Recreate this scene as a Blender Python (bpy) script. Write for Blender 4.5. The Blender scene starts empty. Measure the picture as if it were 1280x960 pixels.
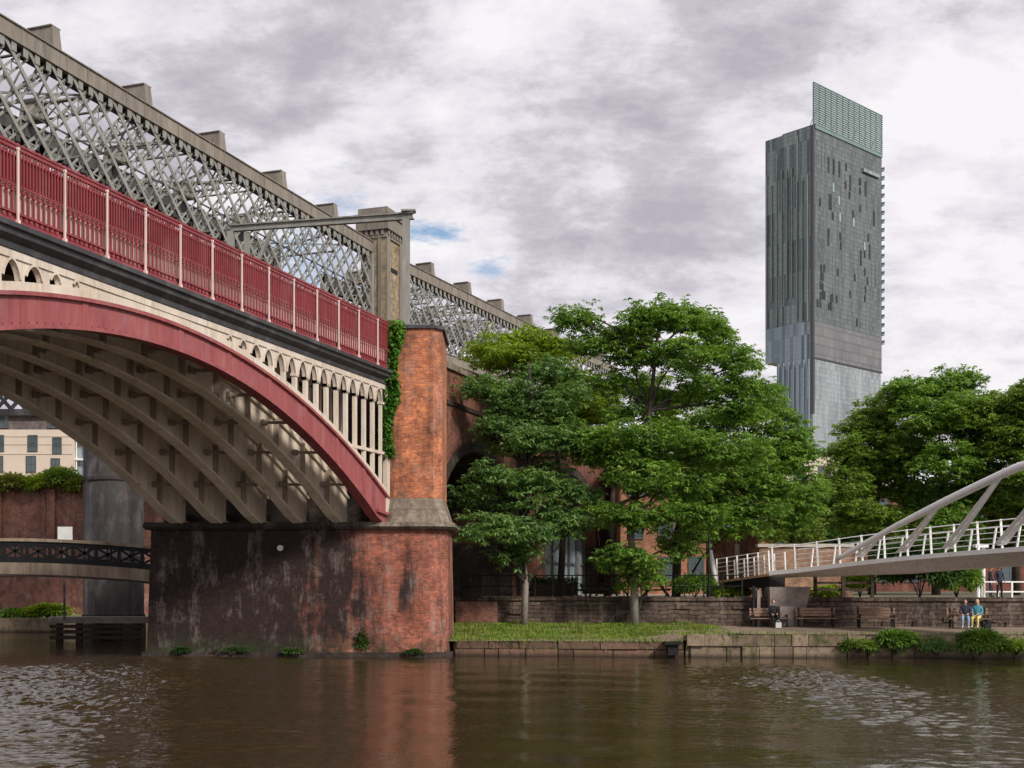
import bpy, math, random
import numpy as np
from mathutils import Vector, Matrix
random.seed(7)
rng = np.random.default_rng(11)
R = math.radians
sc = bpy.context.scene
COL = sc.collection

# ---------------------------------------------------------------- camera
F = 1500.0; HZ = 730.0; CH = 3.2
cd = bpy.data.cameras.new('camera'); cam = bpy.data.objects.new('camera', cd); COL.objects.link(cam)
cam.location = (0, 0, CH); cam.rotation_euler = (R(90), 0, 0)
cd.sensor_width = 36; cd.lens = F/1280*36; cd.shift_y = (HZ-480)/1280
cd.clip_start = .1; cd.clip_end = 8000
sc.camera = cam

def at(px, py, Y):               # a direction read off the photo, put at a chosen distance
    return Vector(((px-640)/F*Y, Y, CH+(HZ-py)/F*Y))
def gx(px, Y): return (px-640)/F*Y
def gz(py, Y): return CH+(HZ-py)/F*Y

# ---------------------------------------------------------------- materials
class N:
    def __init__(s, name):
        s.m = bpy.data.materials.new(name); s.m.use_nodes = True
        s.nt = s.m.node_tree; s.nt.nodes.clear()
        s.out = s.nt.nodes.new('ShaderNodeOutputMaterial')
    def n(s, t, ins=None, **kw):
        o = s.nt.nodes.new('ShaderNode'+t)
        for k, v in kw.items(): setattr(o, k, v)
        for k, v in (ins or {}).items():
            sk = o.inputs[k]
            if hasattr(v, 'is_output') or isinstance(v, bpy.types.NodeSocket): s.nt.links.new(v, sk)
            else:
                if isinstance(v, (tuple, list)) and len(v) == 3 and sk.type == 'RGBA': v = (*v, 1)
                sk.default_value = v
        return o
    def mix(s, f, a, b, bt='MIX'):
        o = s.n('Mix', data_type='RGBA', blend_type=bt)
        for k, v in ((0, f), (6, a), (7, b)):
            sk = o.inputs[k]
            if isinstance(v, bpy.types.NodeSocket): s.nt.links.new(v, sk)
            else: sk.default_value = (*v, 1) if isinstance(v, (tuple, list)) else v
        return o.outputs[2]
    def math(s, op, a, b=0.0, clamp=False):
        o = s.n('Math', operation=op, use_clamp=clamp)
        for i, v in enumerate((a, b)):
            if isinstance(v, bpy.types.NodeSocket): s.nt.links.new(v, o.inputs[i])
            else: o.inputs[i].default_value = v
        return o.outputs[0]
    def ramp(s, v, a, b, c0=0.0, c1=1.0):
        o = s.n('MapRange', {0: v, 1: a, 2: b, 3: c0, 4: c1}); return o.outputs[0]
    def noise(s, vec, scale, detail=4, rough=.55):
        return s.n('TexNoise', {'Vector': vec, 'Scale': scale, 'Detail': detail, 'Roughness': rough}).outputs[0]
    def scaled(s, vec, sx, sy, sz):
        return s.n('VectorMath', {0: vec, 1: (sx, sy, sz)}, operation='MULTIPLY').outputs[0]
    def pos(s): return s.n('NewGeometry').outputs['Position']
    def uv(s): return s.n('UVMap', uv_map='UVMap').outputs[0]
    def finish(s, col, rough=.8, bump=None, bs=.3, bd=.02, metal=0.0, spec=.3, **kw):
        ins = {'Base Color': col, 'Roughness': rough, 'Metallic': metal, 'Specular IOR Level': spec}
        if bump is not None:
            ins['Normal'] = s.n('Bump', {'Height': bump, 'Strength': bs, 'Distance': bd}).outputs[0]
        ins.update(kw)
        p = s.n('BsdfPrincipled', ins)
        s.nt.links.new(p.outputs[0], s.out.inputs[0]); return s.m

def mat_brick(name, c1, c2, mortar=(.3,.25,.21), bw=.24, rh=.078, soot=.4, white=.3, soot_shade=(.018,.014,.014), big=1.0, x0=None, green=0.0, rough=.85, mort=.009, warp=.012, clean=0.0):
    s = N(name); uv0 = s.uv(); P = s.pos()
    wn = s.n('TexNoise', {'Vector': P, 'Scale': 1.6 if warp > .05 else 4.0, 'Detail': 4.0}).outputs[1]
    uv = s.n('VectorMath', {0: uv0, 1: s.scaled(s.n('VectorMath', {0: wn, 1: (.5,.5,.5)}, operation='SUBTRACT').outputs[0], warp*2.2, warp*2.2, 0)}, operation='ADD').outputs[0]
    b = s.n('TexBrick', {'Vector': uv, 'Color1': c1, 'Color2': c2, 'Mortar': mortar, 'Scale': 1.0, 'Mortar Size': mort, 'Mortar Smooth': .3, 'Bias': -.1, 'Brick Width': bw, 'Row Height': rh})
    col = b.outputs[0]
    n1 = s.noise(P, 1.7, 6, .65)
    col = s.mix(1.0, col, s.n('Combine' 'Color', {0: s.ramp(n1,.3,.7,.62,1.3), 1: s.ramp(n1,.3,.7,.6,1.3), 2: s.ramp(n1,.3,.7,.6,1.25)}).outputs[0], 'MULTIPLY')
    st = s.noise(s.scaled(uv, 1.0, .16, 1), .9, 6, .7)
    n2 = s.noise(P, .45, 5, .6)
    f = s.math('ADD', s.math('MULTIPLY', st, .6), s.math('MULTIPLY', n2, .4))
    f = s.math('SUBTRACT', f, clean)
    if x0 is not None:       # soot plus painted shade, darkening the wall end under the bridge
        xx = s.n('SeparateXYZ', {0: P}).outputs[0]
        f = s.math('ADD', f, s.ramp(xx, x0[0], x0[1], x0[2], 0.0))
    col = s.mix(s.ramp(f, .47, .60, 0, soot), col, soot_shade)
    mo = s.noise(P, 5.5, 6, .75)
    col = s.mix(1.0, col, s.n('CombineColor', {0: s.ramp(mo,.3,.7,.55,1.4), 1: s.ramp(mo,.3,.7,.58,1.42), 2: s.ramp(mo,.3,.7,.6,1.45)}).outputs[0], 'MULTIPLY')
    w = s.noise(s.scaled(uv, 1.7, .3, 1), 1.1, 8, .8)
    w2 = s.noise(P, .8, 8, .75)
    w = s.math('ADD', s.math('MULTIPLY', w, .55), s.math('MULTIPLY', w2, .45))
    col = s.mix(s.ramp(w, .515, .61, 0, white), col, (.40,.33,.30))
    lw_ = s.noise(s.scaled(uv, .5, 2.2, 1), 1.6, 7, .75)
    col = s.mix(s.ramp(lw_, .56, .68, 0, soot*.55), col, soot_shade)
    if green:
        g = s.noise(P, 2.2, 5, .7); zz = s.n('SeparateXYZ', {0: P}).outputs[2]
        gm = s.math('MULTIPLY', s.ramp(g, .4, .6), s.ramp(zz, .1, 1.1, green, 0.0))
        col = s.mix(gm, col, (.03,.045,.015))
    fine = s.noise(P, 14, 4, .7)
    h = s.math('ADD', s.math('MULTIPLY', b.outputs[1], -.8), s.math('MULTIPLY', fine, .8))
    return s.finish(col, rough, h, .7, .02)

def mat_paint(name, c, c2=None, amt=.5, rust=(.12,.05,.025), ra=.35, rough=.55, scale=1.5, sx=1.0, sz=.25, grime=.55):
    s = N(name); P = s.pos()
    n1 = s.noise(s.scaled(P, 1, 1, sz), scale, 6, .65)
    c2 = c2 or tuple(v*.6 for v in c)
    col = s.mix(s.ramp(n1, .35, .68, 0, amt), c, c2)
    n2 = s.noise(s.scaled(P, 1.3, 1.3, .5), scale*2.3, 7, .75)
    col = s.mix(s.ramp(n2, .58, .74, 0, ra), col, rust)
    gr = s.noise(s.scaled(P, 3.2, 3.2, .35), 1.7, 8, .75)
    col = s.mix(s.ramp(gr, .5, .72, 0, grime), col, tuple(v*.28 for v in c))
    fd = s.noise(s.scaled(P, 1.4, 1.4, .6), .9, 8, .7)
    col = s.mix(s.ramp(fd, .5, .7, 0, grime*.5), col, tuple(v*.6+.22 for v in c))
    n3 = s.noise(P, 25, 3, .6)
    return s.finish(col, s.ramp(n3, .3, .7, rough-.1, rough+.15), n3, .15, .01)

def mat_plain(name, c, rough=.7, var=.35, scale=3.0, metal=0.0, bs=.3, spec=.3):
    s = N(name); P = s.pos(); n1 = s.noise(P, scale, 6, .65)
    col = s.mix(s.ramp(n1, .3, .7), tuple(v*(1-var) for v in c), tuple(min(1, v*(1+var)) for v in c))
    n2 = s.noise(P, scale*8, 4, .7)
    return s.finish(col, rough, n2, bs, .02, metal, spec)

def mat_glass(name, c=(.05,.07,.08), rough=.08):
    s = N(name); P = s.pos(); n1 = s.noise(P, 1.2, 3)
    return s.finish(s.mix(n1, c, tuple(v*1.8 for v in c)), rough, None, spec=.8)

def mat_leaf(name, dark, mid, lite, tr=.35):
    s = N(name); g = s.n('NewGeometry'); P = g.outputs['Position']; isl = g.outputs['Random Per Island']
    n1 = s.noise(P, .75, 6, .7)
    f = s.math('ADD', s.math('MULTIPLY', s.ramp(n1, .32, .68), .62), s.math('MULTIPLY', isl, .38))
    r = s.n('ValToRGB', {0: f}); e = r.color_ramp.elements
    e[0].position = .15; e[0].color = (*dark, 1); e[1].position = .9; e[1].color = (*lite, 1)
    x = e.new(.5); x.color = (*mid, 1)
    col = r.outputs[0]
    p = s.n('BsdfPrincipled', {'Base Color': col, 'Roughness': .55, 'Specular IOR Level': .25})
    t = s.n('BsdfTranslucent', {'Color': s.mix(1.0, col, (1.25,1.35,.55), 'MULTIPLY')})
    m = s.n('MixShader', {0: tr, 1: p.outputs[0], 2: t.outputs[0]})
    s.nt.links.new(m.outputs[0], s.out.inputs[0]); return s.m

M = {}
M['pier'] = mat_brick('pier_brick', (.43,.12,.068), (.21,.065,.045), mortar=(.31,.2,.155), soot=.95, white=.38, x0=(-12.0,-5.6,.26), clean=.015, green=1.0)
M['buttress'] = mat_brick('buttress_brick', (.62,.19,.07), (.34,.095,.055), mortar=(.45,.29,.2), soot=.6, white=.35)
M['viaduct'] = mat_brick('viaduct_brick', (.26,.09,.055), (.15,.055,.04), mortar=(.16,.09,.07), soot=.7, white=.15)
M['bank_brick'] = mat_brick('bank_brick', (.30,.10,.065), (.20,.07,.05), soot=.4, white=.3)
M['orange_brick'] = mat_brick('orange_brick', (.42,.17,.09), (.32,.12,.07), soot=.2, white=.1)
M['tan_brick'] = mat_brick('tan_brick', (.40,.22,.13), (.30,.15,.09), soot=.2, white=.2)
M['retaining'] = mat_brick('retaining_stone', (.16,.11,.08), (.075,.05,.04), mortar=(.012,.010,.009), bw=.75, rh=.21, soot=.8, white=.4, mort=.018, warp=.13)
def mat_blocks(name, c, moss):
    s = N(name); g = s.n('NewGeometry'); P = g.outputs['Position']; isl = g.outputs['Random Per Island']
    n1 = s.noise(P, 2.6, 8, .72)
    f = s.math('ADD', s.math('MULTIPLY', isl, .6), s.math('MULTIPLY', s.ramp(n1,.3,.7), .4))
    col = s.mix(f, tuple(v*.42 for v in c), tuple(v*1.45 for v in c))
    n2 = s.noise(P, 1.1, 7, .7); col = s.mix(s.ramp(n2,.5,.62,0,moss), col, (.07,.085,.022))
    n4 = s.noise(s.scaled(P,1,1,.3), 3.1, 7, .75); col = s.mix(s.ramp(n4,.52,.66,0,.7), col, (.02,.016,.013))
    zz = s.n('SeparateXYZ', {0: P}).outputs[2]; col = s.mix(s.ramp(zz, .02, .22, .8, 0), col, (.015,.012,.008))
    n3 = s.noise(P, 11, 6, .75)
    return s.finish(col, .85, n3, .9, .03)
M['quay_stone'] = mat_blocks('quay_stone', (.24,.18,.125), .7)
M['quay_dark'] = mat_blocks('quay_dark', (.17,.10,.07), .35)
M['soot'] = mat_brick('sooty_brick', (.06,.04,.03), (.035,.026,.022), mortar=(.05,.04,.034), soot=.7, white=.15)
M['stone'] = mat_brick('pier_stone', (.25,.2,.15), (.21,.17,.13), mortar=(.12,.1,.08), bw=1.5, rh=1.3, soot=.55, white=.2)
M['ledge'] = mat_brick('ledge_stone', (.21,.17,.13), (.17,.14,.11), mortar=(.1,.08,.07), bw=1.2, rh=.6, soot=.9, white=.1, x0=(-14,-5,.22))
M['tower_stone'] = mat_brick('tower_stone', (.36,.27,.17), (.27,.21,.14), mortar=(.16,.13,.1), bw=1.0, rh=.45, soot=.6, white=.15)
M['red'] = mat_paint('red_paint', (.29,.052,.058), (.19,.033,.04), .7, (.16,.05,.035), .3, .45)
M['red_rib'] = mat_paint('red_rib_paint', (.34,.10,.10), (.23,.055,.06), .9, (.2,.11,.08), .6, .6, 1.6, sz=.06)
M['post'] = mat_paint('pink_white_paint', (.8,.62,.58), (.66,.44,.4), .5, ra=.2)
M['cream'] = mat_paint('cream_paint', (.68,.60,.51), (.48,.39,.30), .8, (.36,.22,.07), .7, .55, 1.3)
M['baluster'] = mat_paint('pale_rose_paint', (.62,.45,.40), (.45,.28,.25), .5, ra=.2)
M['khaki'] = mat_paint('khaki_paint', (.74,.65,.53), (.50,.41,.30), .9, (.12,.065,.035), .75, .65, .8, sz=.4)
M['khaki_dark'] = mat_paint('khaki_dark_paint', (.33,.27,.2), (.2,.15,.11), .7, (.14,.07,.04), .6, .6)
M['cornice'] = mat_paint('dark_cornice', (.055,.055,.06), (.03,.03,.034), .6, (.11,.1,.1), .4, .5)
M['deck_dark'] = mat_plain('deck_dark', (.05,.042,.035), .9, .4)
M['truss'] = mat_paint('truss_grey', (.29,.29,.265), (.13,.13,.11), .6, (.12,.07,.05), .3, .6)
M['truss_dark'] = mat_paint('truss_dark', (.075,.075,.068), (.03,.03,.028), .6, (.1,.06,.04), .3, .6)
M['truss_black'] = mat_paint('truss_black', (.03,.03,.032), ra=.1)
M['chord'] = mat_paint('chord_grey', (.26,.23,.19), (.14,.125,.105), .8, (.14,.09,.06), .3, .7)
M['column'] = mat_paint('iron_column', (.06,.053,.052), (.022,.02,.022), 1.0, (.15,.07,.04), .8, .85, .9, sz=.08)
M['black'] = mat_plain('black_iron', (.012,.012,.013), .6, .3, spec=.25)
M['timber'] = mat_plain('dark_timber', (.05,.035,.025), .8, .5, 5)
M['wood'] = mat_plain('bench_wood', (.24,.15,.10), .7, .4, 8)
M['timber_warm'] = mat_plain('warm_timber', (.42,.27,.15), .8, .3, 6)
M['pale_beam'] = mat_paint('pale_beam', (.38,.31,.23), (.18,.13,.09), 1.0, (.2,.075,.025), .9, .8)
M['white'] = mat_paint('white_steel', (.93,.93,.91), (.82,.80,.77), .4, (.5,.42,.35), .12, .4, grime=.3)
M['soffit'] = mat_paint('pale_soffit', (.86,.81,.75), (.72,.65,.58), .5, (.38,.3,.25), .3, .5)
M['concrete'] = mat_plain('concrete', (.24,.2,.175), .85, .4, 1.5, bs=.5)
M['render'] = mat_plain('cream_render', (.68,.57,.47), .85, .08, .6)
M['grey_clad'] = mat_brick('grey_cladding', (.16,.13,.13), (.13,.11,.11), mortar=(.07,.06,.06), bw=8, rh=.3, soot=.1, white=0)
M['glass'] = mat_glass('window_glass')
M['skyglass'] = mat_glass('pale_glass', (.2,.25,.28), .15)
M['frame'] = mat_plain('window_frame', (.10,.10,.105), .5, .1)
M['coping'] = mat_plain('pale_coping', (.5,.46,.40), .8, .2)
M['path'] = mat_plain('path_gravel', (.21,.155,.115), .95, .3, 1.2, bs=.6)
M['pave'] = mat_plain('terrace_paving', (.5,.45,.33), .9, .25, .4, bs=.4)
M['ground'] = mat_plain('terrace_ground', (.13,.12,.075), .95, .5, .25)
M['grass'] = mat_leaf('grass_blades', (.10,.15,.025), (.17,.25,.04), (.30,.34,.09), .3)
def mat_turf():
    s = N('turf_soil'); P = s.pos(); a = s.noise(P, .7, 7, .7); b = s.noise(P, 4, 6, .7)
    col = s.mix(s.ramp(b,.3,.7), (.08,.10,.03), (.19,.2,.06)); col = s.mix(s.ramp(a,.48,.6), col, (.20,.15,.10))
    return s.finish(col, .95, b, .6)
M['turf'] = mat_turf()
M['bark'] = mat_plain('bark', (.05,.04,.032), .9, .5, 4, bs=.9)
M['bark_pale'] = mat_plain('pale_bark', (.26,.23,.2), .9, .3, 4, bs=.9)
M['leafA'] = mat_leaf('leaf_green', (0.058, 0.129, 0.021), (0.152, 0.275, 0.047), (0.292, 0.409, 0.082))
M['leafB'] = mat_leaf('leaf_blue_green', (0.058, 0.123, 0.041), (0.14, 0.252, 0.076), (0.246, 0.363, 0.105))
M['leafY'] = mat_leaf('leaf_yellow_green', (0.105, 0.164, 0.014), (0.222, 0.316, 0.026), (0.351, 0.421, 0.047))
M['leafO'] = mat_leaf('leaf_olive', (0.07, 0.135, 0.023), (0.164, 0.263, 0.041), (0.292, 0.374, 0.07))
M['leafS'] = mat_leaf('leaf_shrub', (.08,.10,.02), (.18,.22,.04), (.34,.34,.08))
M['leafL'] = mat_leaf('leaf_lime', (.08,.12,.02), (.16,.22,.04), (.26,.30,.06))
M['leafI'] = mat_leaf('leaf_ivy', (.03,.10,.01), (.07,.19,.02), (.13,.27,.03))
M['leafD'] = mat_leaf('leaf_dark', (0.025, 0.06, 0.015), (0.05, 0.115, 0.025), (0.1, 0.18, 0.04))
M['skin'] = mat_plain('skin', (.55,.33,.25), .6, .05)
M['red_cloth'] = mat_plain('red_cloth', (.55,.05,.03), .8, .2)
M['white_cloth'] = mat_plain('white_cloth', (.7,.7,.68), .8, .1)
for k, c in dict(jeans=(.25,.36,.5), navy=(.03,.035,.06), teal=(.08,.3,.38), pinkc=(.6,.42,.42), yellow=(.65,.55,.2), blackc=(.02,.02,.022), hair_d=(.03,.02,.015), hair_b=(.5,.36,.18), shoe=(.5,.5,.5)).items():
    M[k] = mat_plain(k+'_cloth', c, .85, .15, 12)

def mat_facade(name, base, dark, fl=3.1, mw=1.3, band=.35, gloss=.25, vstr=.5, col2=None):
    s = N(name); uv = s.uv()
    sp = s.n('SeparateXYZ', {0: uv}); u, v = sp.outputs[0], sp.outputs[1]
    fu = s.math('FLOOR', s.math('DIVIDE', u, mw)); fv = s.math('FLOOR', s.math('DIVIDE', v, fl))
    w1 = s.n('TexWhiteNoise', {'Vector': s.n('CombineXYZ', {0: fu, 1: fv, 2: 3.0}).outputs[0]}, noise_dimensions='3D').outputs[0]
    w2 = s.n('TexWhiteNoise', {'Vector': s.n('CombineXYZ', {0: fu, 1: 7.0, 2: s.math('FLOOR', s.math('DIVIDE', v, fl*7))}).outputs[0]}, noise_dimensions='3D').outputs[0]
    f = s.math('ADD', s.math('MULTIPLY', w1, 1-vstr), s.math('MULTIPLY', w2, vstr))
    col = s.mix(s.ramp(f, .15, .9), dark, base)
    lv = s.math('FRACT', s.math('DIVIDE', v, fl)); lu = s.math('FRACT', s.math('DIVIDE', u, mw))
    lm = s.math('MAXIMUM', s.math('GREATER_THAN', lv, 1-band*.5), s.math('GREATER_THAN', lu, .9))
    col = s.mix(s.math('MULTIPLY', lm, .6), col, tuple(v*.35 for v in base))
    n = s.noise(s.scaled(uv, 1, .35, 1), .12, 4, .6)
    col = s.mix(s.ramp(n, .35, .7, 0, .5), col, col2 or base)
    return s.finish(col, s.ramp(w1, 0, 1, .12, .35), None, spec=gloss+.3, metal=.15)
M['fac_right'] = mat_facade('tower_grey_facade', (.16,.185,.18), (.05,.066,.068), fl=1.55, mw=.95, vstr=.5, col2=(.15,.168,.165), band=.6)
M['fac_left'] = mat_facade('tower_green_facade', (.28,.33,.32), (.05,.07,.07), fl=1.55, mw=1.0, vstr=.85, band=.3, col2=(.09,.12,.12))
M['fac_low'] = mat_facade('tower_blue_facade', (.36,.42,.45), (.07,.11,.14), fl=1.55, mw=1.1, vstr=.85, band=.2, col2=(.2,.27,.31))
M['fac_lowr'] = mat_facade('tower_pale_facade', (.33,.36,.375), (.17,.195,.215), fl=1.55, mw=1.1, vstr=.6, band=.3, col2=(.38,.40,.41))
M['vent'] = mat_plain('dark_vent', (.03,.034,.036), .4, .3, .3)
M['fin'] = mat_plain('grey_green_fin', (.20,.24,.23), .3, .15, .1)
M['fac_band'] = mat_facade('tower_band', (.19,.19,.195), (.13,.13,.135), fl=3.1, mw=1.9, vstr=.2, band=.4, col2=(.2,.2,.205))
M['louvre'] = mat_plain('green_louvre', (.16,.23,.215), .35, .1, .1)
M['dark_glass'] = mat_glass('dark_glass', (.012,.014,.016), .15)

# ---------------------------------------------------------------- mesh builder
class MB:
    def __init__(s): s.v = []; s.f = []; s.mi = []
    def add(s, vs, fs, mi=0):
        b = len(s.v); s.v += [tuple(p) for p in vs]
        s.f += [tuple(b+i for i in f) for f in fs]; s.mi += [mi]*len(fs); return s
    def hexa(s, p, mi=0):       # 8 points: bottom 4, top 4
        return s.add(p, [(3,2,1,0),(4,5,6,7),(0,1,5,4),(1,2,6,5),(2,3,7,6),(3,0,4,7)], mi)
    def box(s, x0, x1, y0, y1, z0, z1, mi=0):
        return s.hexa([(x0,y0,z0),(x1,y0,z0),(x1,y1,z0),(x0,y1,z0),(x0,y0,z1),(x1,y0,z1),(x1,y1,z1),(x0,y1,z1)], mi)
    def prism(s, poly, z0, z1, top=None, mi=0, cap=True):
        n = len(poly); top = top or poly
        vs = [(x,y,z0) for x,y in poly]+[(x,y,z1) for x,y in top]
        fs = [(i,(i+1)%n,n+(i+1)%n,n+i) for i in range(n)]
        if cap: fs += [tuple(range(n-1,-1,-1)), tuple(range(n,2*n))]
        return s.add(vs, fs, mi)
    def bar(s, a, b, w, h, up=(0,0,1), mi=0):
        a = Vector(a); b = Vector(b); d = (b-a)
        if d.length < 1e-6: return s
        d.normalize(); u = Vector(up)
        if abs(d.dot(u)) > .98: u = Vector((1,0,0))
        r = d.cross(u).normalized(); u = r.cross(d)
        r *= w/2; u *= h/2
        return s.hexa([a-r-u,a+r-u,b+r-u,b-r-u,a-r+u,a+r+u,b+r+u,b-r+u], mi)
    def tube(s, pts, rad, n=8, mi=0, cap=True):
        pts = [Vector(p) for p in pts]; k = len(pts)
        if not isinstance(rad, (list, tuple)): rad = [rad]*k
        ring = []; ref = Vector((.12,.2,1)).normalized()
        for i, p in enumerate(pts):
            d = (pts[min(i+1,k-1)]-pts[max(i-1,0)]).normalized()
            rf = ref if abs(d.dot(ref)) < .95 else Vector((1,0,0))
            a = d.cross(rf).normalized(); b = d.cross(a)
            ring += [p+(a*math.cos(2*math.pi*j/n)+b*math.sin(2*math.pi*j/n))*rad[i] for j in range(n)]
        fs = []
        for i in range(k-1):
            for j in range(n):
                j2 = (j+1)%n; fs.append((i*n+j, i*n+j2, (i+1)*n+j2, (i+1)*n+j))
        if cap: fs += [tuple(range(n-1,-1,-1)), tuple((k-1)*n+j for j in range(n))]
        return s.add(ring, fs, mi)
    def strip(s, lo, hi, off, mi=0):   # lo, hi: lists of points along a curve, extruded by the vector off
        k = len(lo); off = Vector(off); vs = []
        for i in range(k):
            a = Vector(lo[i]); b = Vector(hi[i]); vs += [a, b, b+off, a+off]
        fs = []
        for i in range(k-1):
            o = 4*i; q = 4*(i+1)
            fs += [(o,q,q+1,o+1),(o+1,q+1,q+2,o+2),(o+2,q+2,q+3,o+3),(o+3,q+3,q,o)]
        fs += [(0,1,2,3),(4*(k-1)+3,4*(k-1)+2,4*(k-1)+1,4*(k-1))]
        return s.add(vs, fs, mi)
    def ball(s, c, r, n=10, m=6, mi=0):
        if not isinstance(r, (list,tuple)): r = (r,r,r)
        vs = [(c[0],c[1],c[2]-r[2])]; 
        for i in range(1, m):
            t = -math.pi/2+math.pi*i/m
            for j in range(n):
                a = 2*math.pi*j/n; vs.append((c[0]+r[0]*math.cos(t)*math.cos(a), c[1]+r[1]*math.cos(t)*math.sin(a), c[2]+r[2]*math.sin(t)))
        vs.append((c[0],c[1],c[2]+r[2])); L = len(vs)-1
        fs = [(0,1+(j+1)%n,1+j) for j in range(n)]
        for i in range(m-2):
            for j in range(n):
                fs.append((1+i*n+j,1+i*n+(j+1)%n,1+(i+1)*n+(j+1)%n,1+(i+1)*n+j))
        fs += [(L,1+(m-2)*n+j,1+(m-2)*n+(j+1)%n) for j in range(n)]
        return s.add(vs, fs, mi)
    def build(s, name, mats, parent=None, smooth=False):
        me = bpy.data.meshes.new(name)
        V = np.array(s.v, float)
        lo = V.min(0); hi = V.max(0); o = np.array([(lo[0]+hi[0])/2, (lo[1]+hi[1])/2, lo[2]])
        me.from_pydata((V-o).tolist(), [], s.f)
        if not isinstance(mats, (list,tuple)): mats = [mats]
        for m in mats: me.materials.append(M[m] if isinstance(m, str) else m)
        me.polygons.foreach_set('material_index', s.mi)
        if smooth: me.polygons.foreach_set('use_smooth', [True]*len(s.f))
        me.update()
        uvl = me.uv_layers.new(name='UVMap'); arr = np.zeros((len(me.loops),2))
        for p in me.polygons:
            n = p.normal; L = math.hypot(n.x, n.y)
            for li in p.loop_indices:
                c = V[me.loops[li].vertex_index]
                if abs(n.z) > .8 or L < 1e-6: arr[li] = (c[0], c[1])
                else: arr[li] = ((-n.y*c[0]+n.x*c[1])/L, c[2])
        uvl.data.foreach_set('uv', arr.ravel())
        return link(name, me, o, parent)
def wloc(o):
    l = Vector((0,0,0))
    while o: l = l+o.location; o = o.parent
    return l
def link(name, me, o, parent):
    ob = bpy.data.objects.new(name, me); COL.objects.link(ob)
    if parent: ob.parent = parent; ob.location = Vector(o)-wloc(parent)
    else: ob.location = Vector(o)
    return ob
def tag(o, label=None, cat=None, group=None, kind=None):
    if label: o['label'] = label
    if cat: o['category'] = cat
    if group: o['group'] = group
    if kind: o['kind'] = kind
    return o
def thing(name, loc, label, cat, group=None):
    o = bpy.data.objects.new(name, None); COL.objects.link(o); o.location = loc; o.empty_display_size = .3
    return tag(o, label, cat, group)
def structure(o, label=None): o['kind'] = 'structure'; (label and tag(o, label)); return o
def dup(o, parent=None, loc=None, rot=None, label=None, group=None):
    c = o.copy(); COL.objects.link(c)
    if parent: c.parent = parent
    if loc is not None: c.location = loc
    if rot is not None: c.rotation_euler = (0,0,rot)
    if label: c['label'] = label
    if group: c['group'] = group
    for ch in list(o.children): dup(ch, c)
    return c

# ================================================================ WORLD
w = bpy.data.worlds.new('World'); sc.world = w; w.use_nodes = True
nt = w.node_tree; nt.nodes.clear()
SUN_EL, SUN_AZ = R(36), R(138)      # azimuth measured from +Y towards +X
class WN(N):
    def __init__(s): s.nt = nt; s.out = nt.nodes.new('ShaderNodeOutputWorld')
q = WN()
sky = q.n('TexSky', sky_type='NISHITA', sun_disc=False, sun_elevation=SUN_EL, sun_rotation=SUN_AZ)
bg1 = q.n('Background', {'Color': sky.outputs[0], 'Strength': .10})
D = q.n('VectorMath', {0: q.n('TexCoord').outputs['Generated']}, operation='NORMALIZE').outputs[0]
sp = q.n('SeparateXYZ', {0: D})
zz = q.math('ADD', q.math('MAXIMUM', sp.outputs[2], 0.0), .30)
pv = q.n('CombineXYZ', {0: q.math('DIVIDE', sp.outputs[0], zz), 1: q.math('DIVIDE', sp.outputs[1], zz), 2: 0.0}).outputs[0]
warp = q.n('TexNoise', {'Vector': pv, 'Scale': .9, 'Detail': 3.0}).outputs[1]
pv2 = q.n('VectorMath', {0: pv, 1: q.scaled(warp, .28, .28, 0)}, operation='ADD').outputs[0]
c1 = q.noise(q.scaled(pv2, 1.0, 1.0, 1), 2.1, 12, .60)
c2 = q.noise(q.scaled(pv2, .9, 1.2, 1), 8.5, 12, .68)
f = q.math('ADD', q.math('MULTIPLY', c1, .74), q.math('MULTIPLY', c2, .26))
low = q.ramp(sp.outputs[2], .0, .45, .05, 0.0)
f = q.math('ADD', f, low)
rr = q.n('ValToRGB', {0: f}); e = rr.color_ramp.elements
e[0].position = .42; e[0].color = (.345,.33,.375,1); e[1].position = .585; e[1].color = (.68,.66,.68,1)
x = e.new(.475); x.color = (.44,.42,.465,1); x = e.new(.52); x.color = (.575,.55,.595,1)
bg2 = q.n('Background', {'Color': rr.outputs[0], 'Strength': 1.0})
rag = q.noise(q.scaled(D, 14, 14, 46), 1.0, 6, .7)
def hole(px, py, r, sxy, amt=1.0):
    d = Vector(((px-640)/F, 1, (HZ-py)/F)).normalized()
    df = q.n('VectorMath', {0: D, 1: tuple(d)}, operation='SUBTRACT').outputs[0]
    L = q.n('VectorMath', {0: q.scaled(df, sxy[0], 1, sxy[1])}, operation='LENGTH').outputs['Value']
    v = q.math('ADD', q.math('SUBTRACT', 1.0, q.math('DIVIDE', L, r)), q.math('MULTIPLY', q.math('SUBTRACT', rag, .5), 3.2))
    return q.ramp(v, .25, .95, 0.0, amt)
h = q.math('MAXIMUM', hole(548,290,.036,(1,3.2)), hole(612,336,.026,(1,2.4),.8))
h = q.math('MAXIMUM', h, hole(380,300,.07,(1,1.2),.7))
mx = q.n('MixShader', {0: h, 1: bg2.outputs[0], 2: bg1.outputs[0]})
nt.links.new(mx.outputs[0], q.out.inputs[0])
sl = bpy.data.lights.new('sun', 'SUN'); sl.energy = 2.6; sl.angle = R(9); sl.color = (1,.94,.86)
so = bpy.data.objects.new('sun', sl); COL.objects.link(so)
sd = Vector((math.sin(SUN_AZ)*math.cos(SUN_EL), math.cos(SUN_AZ)*math.cos(SUN_EL), math.sin(SUN_EL)))
so.rotation_euler = sd.to_track_quat('Z', 'Y').to_euler(); so.location = sd*100
vs = sc.view_settings
sc.display_settings.display_device = 'sRGB'
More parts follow.
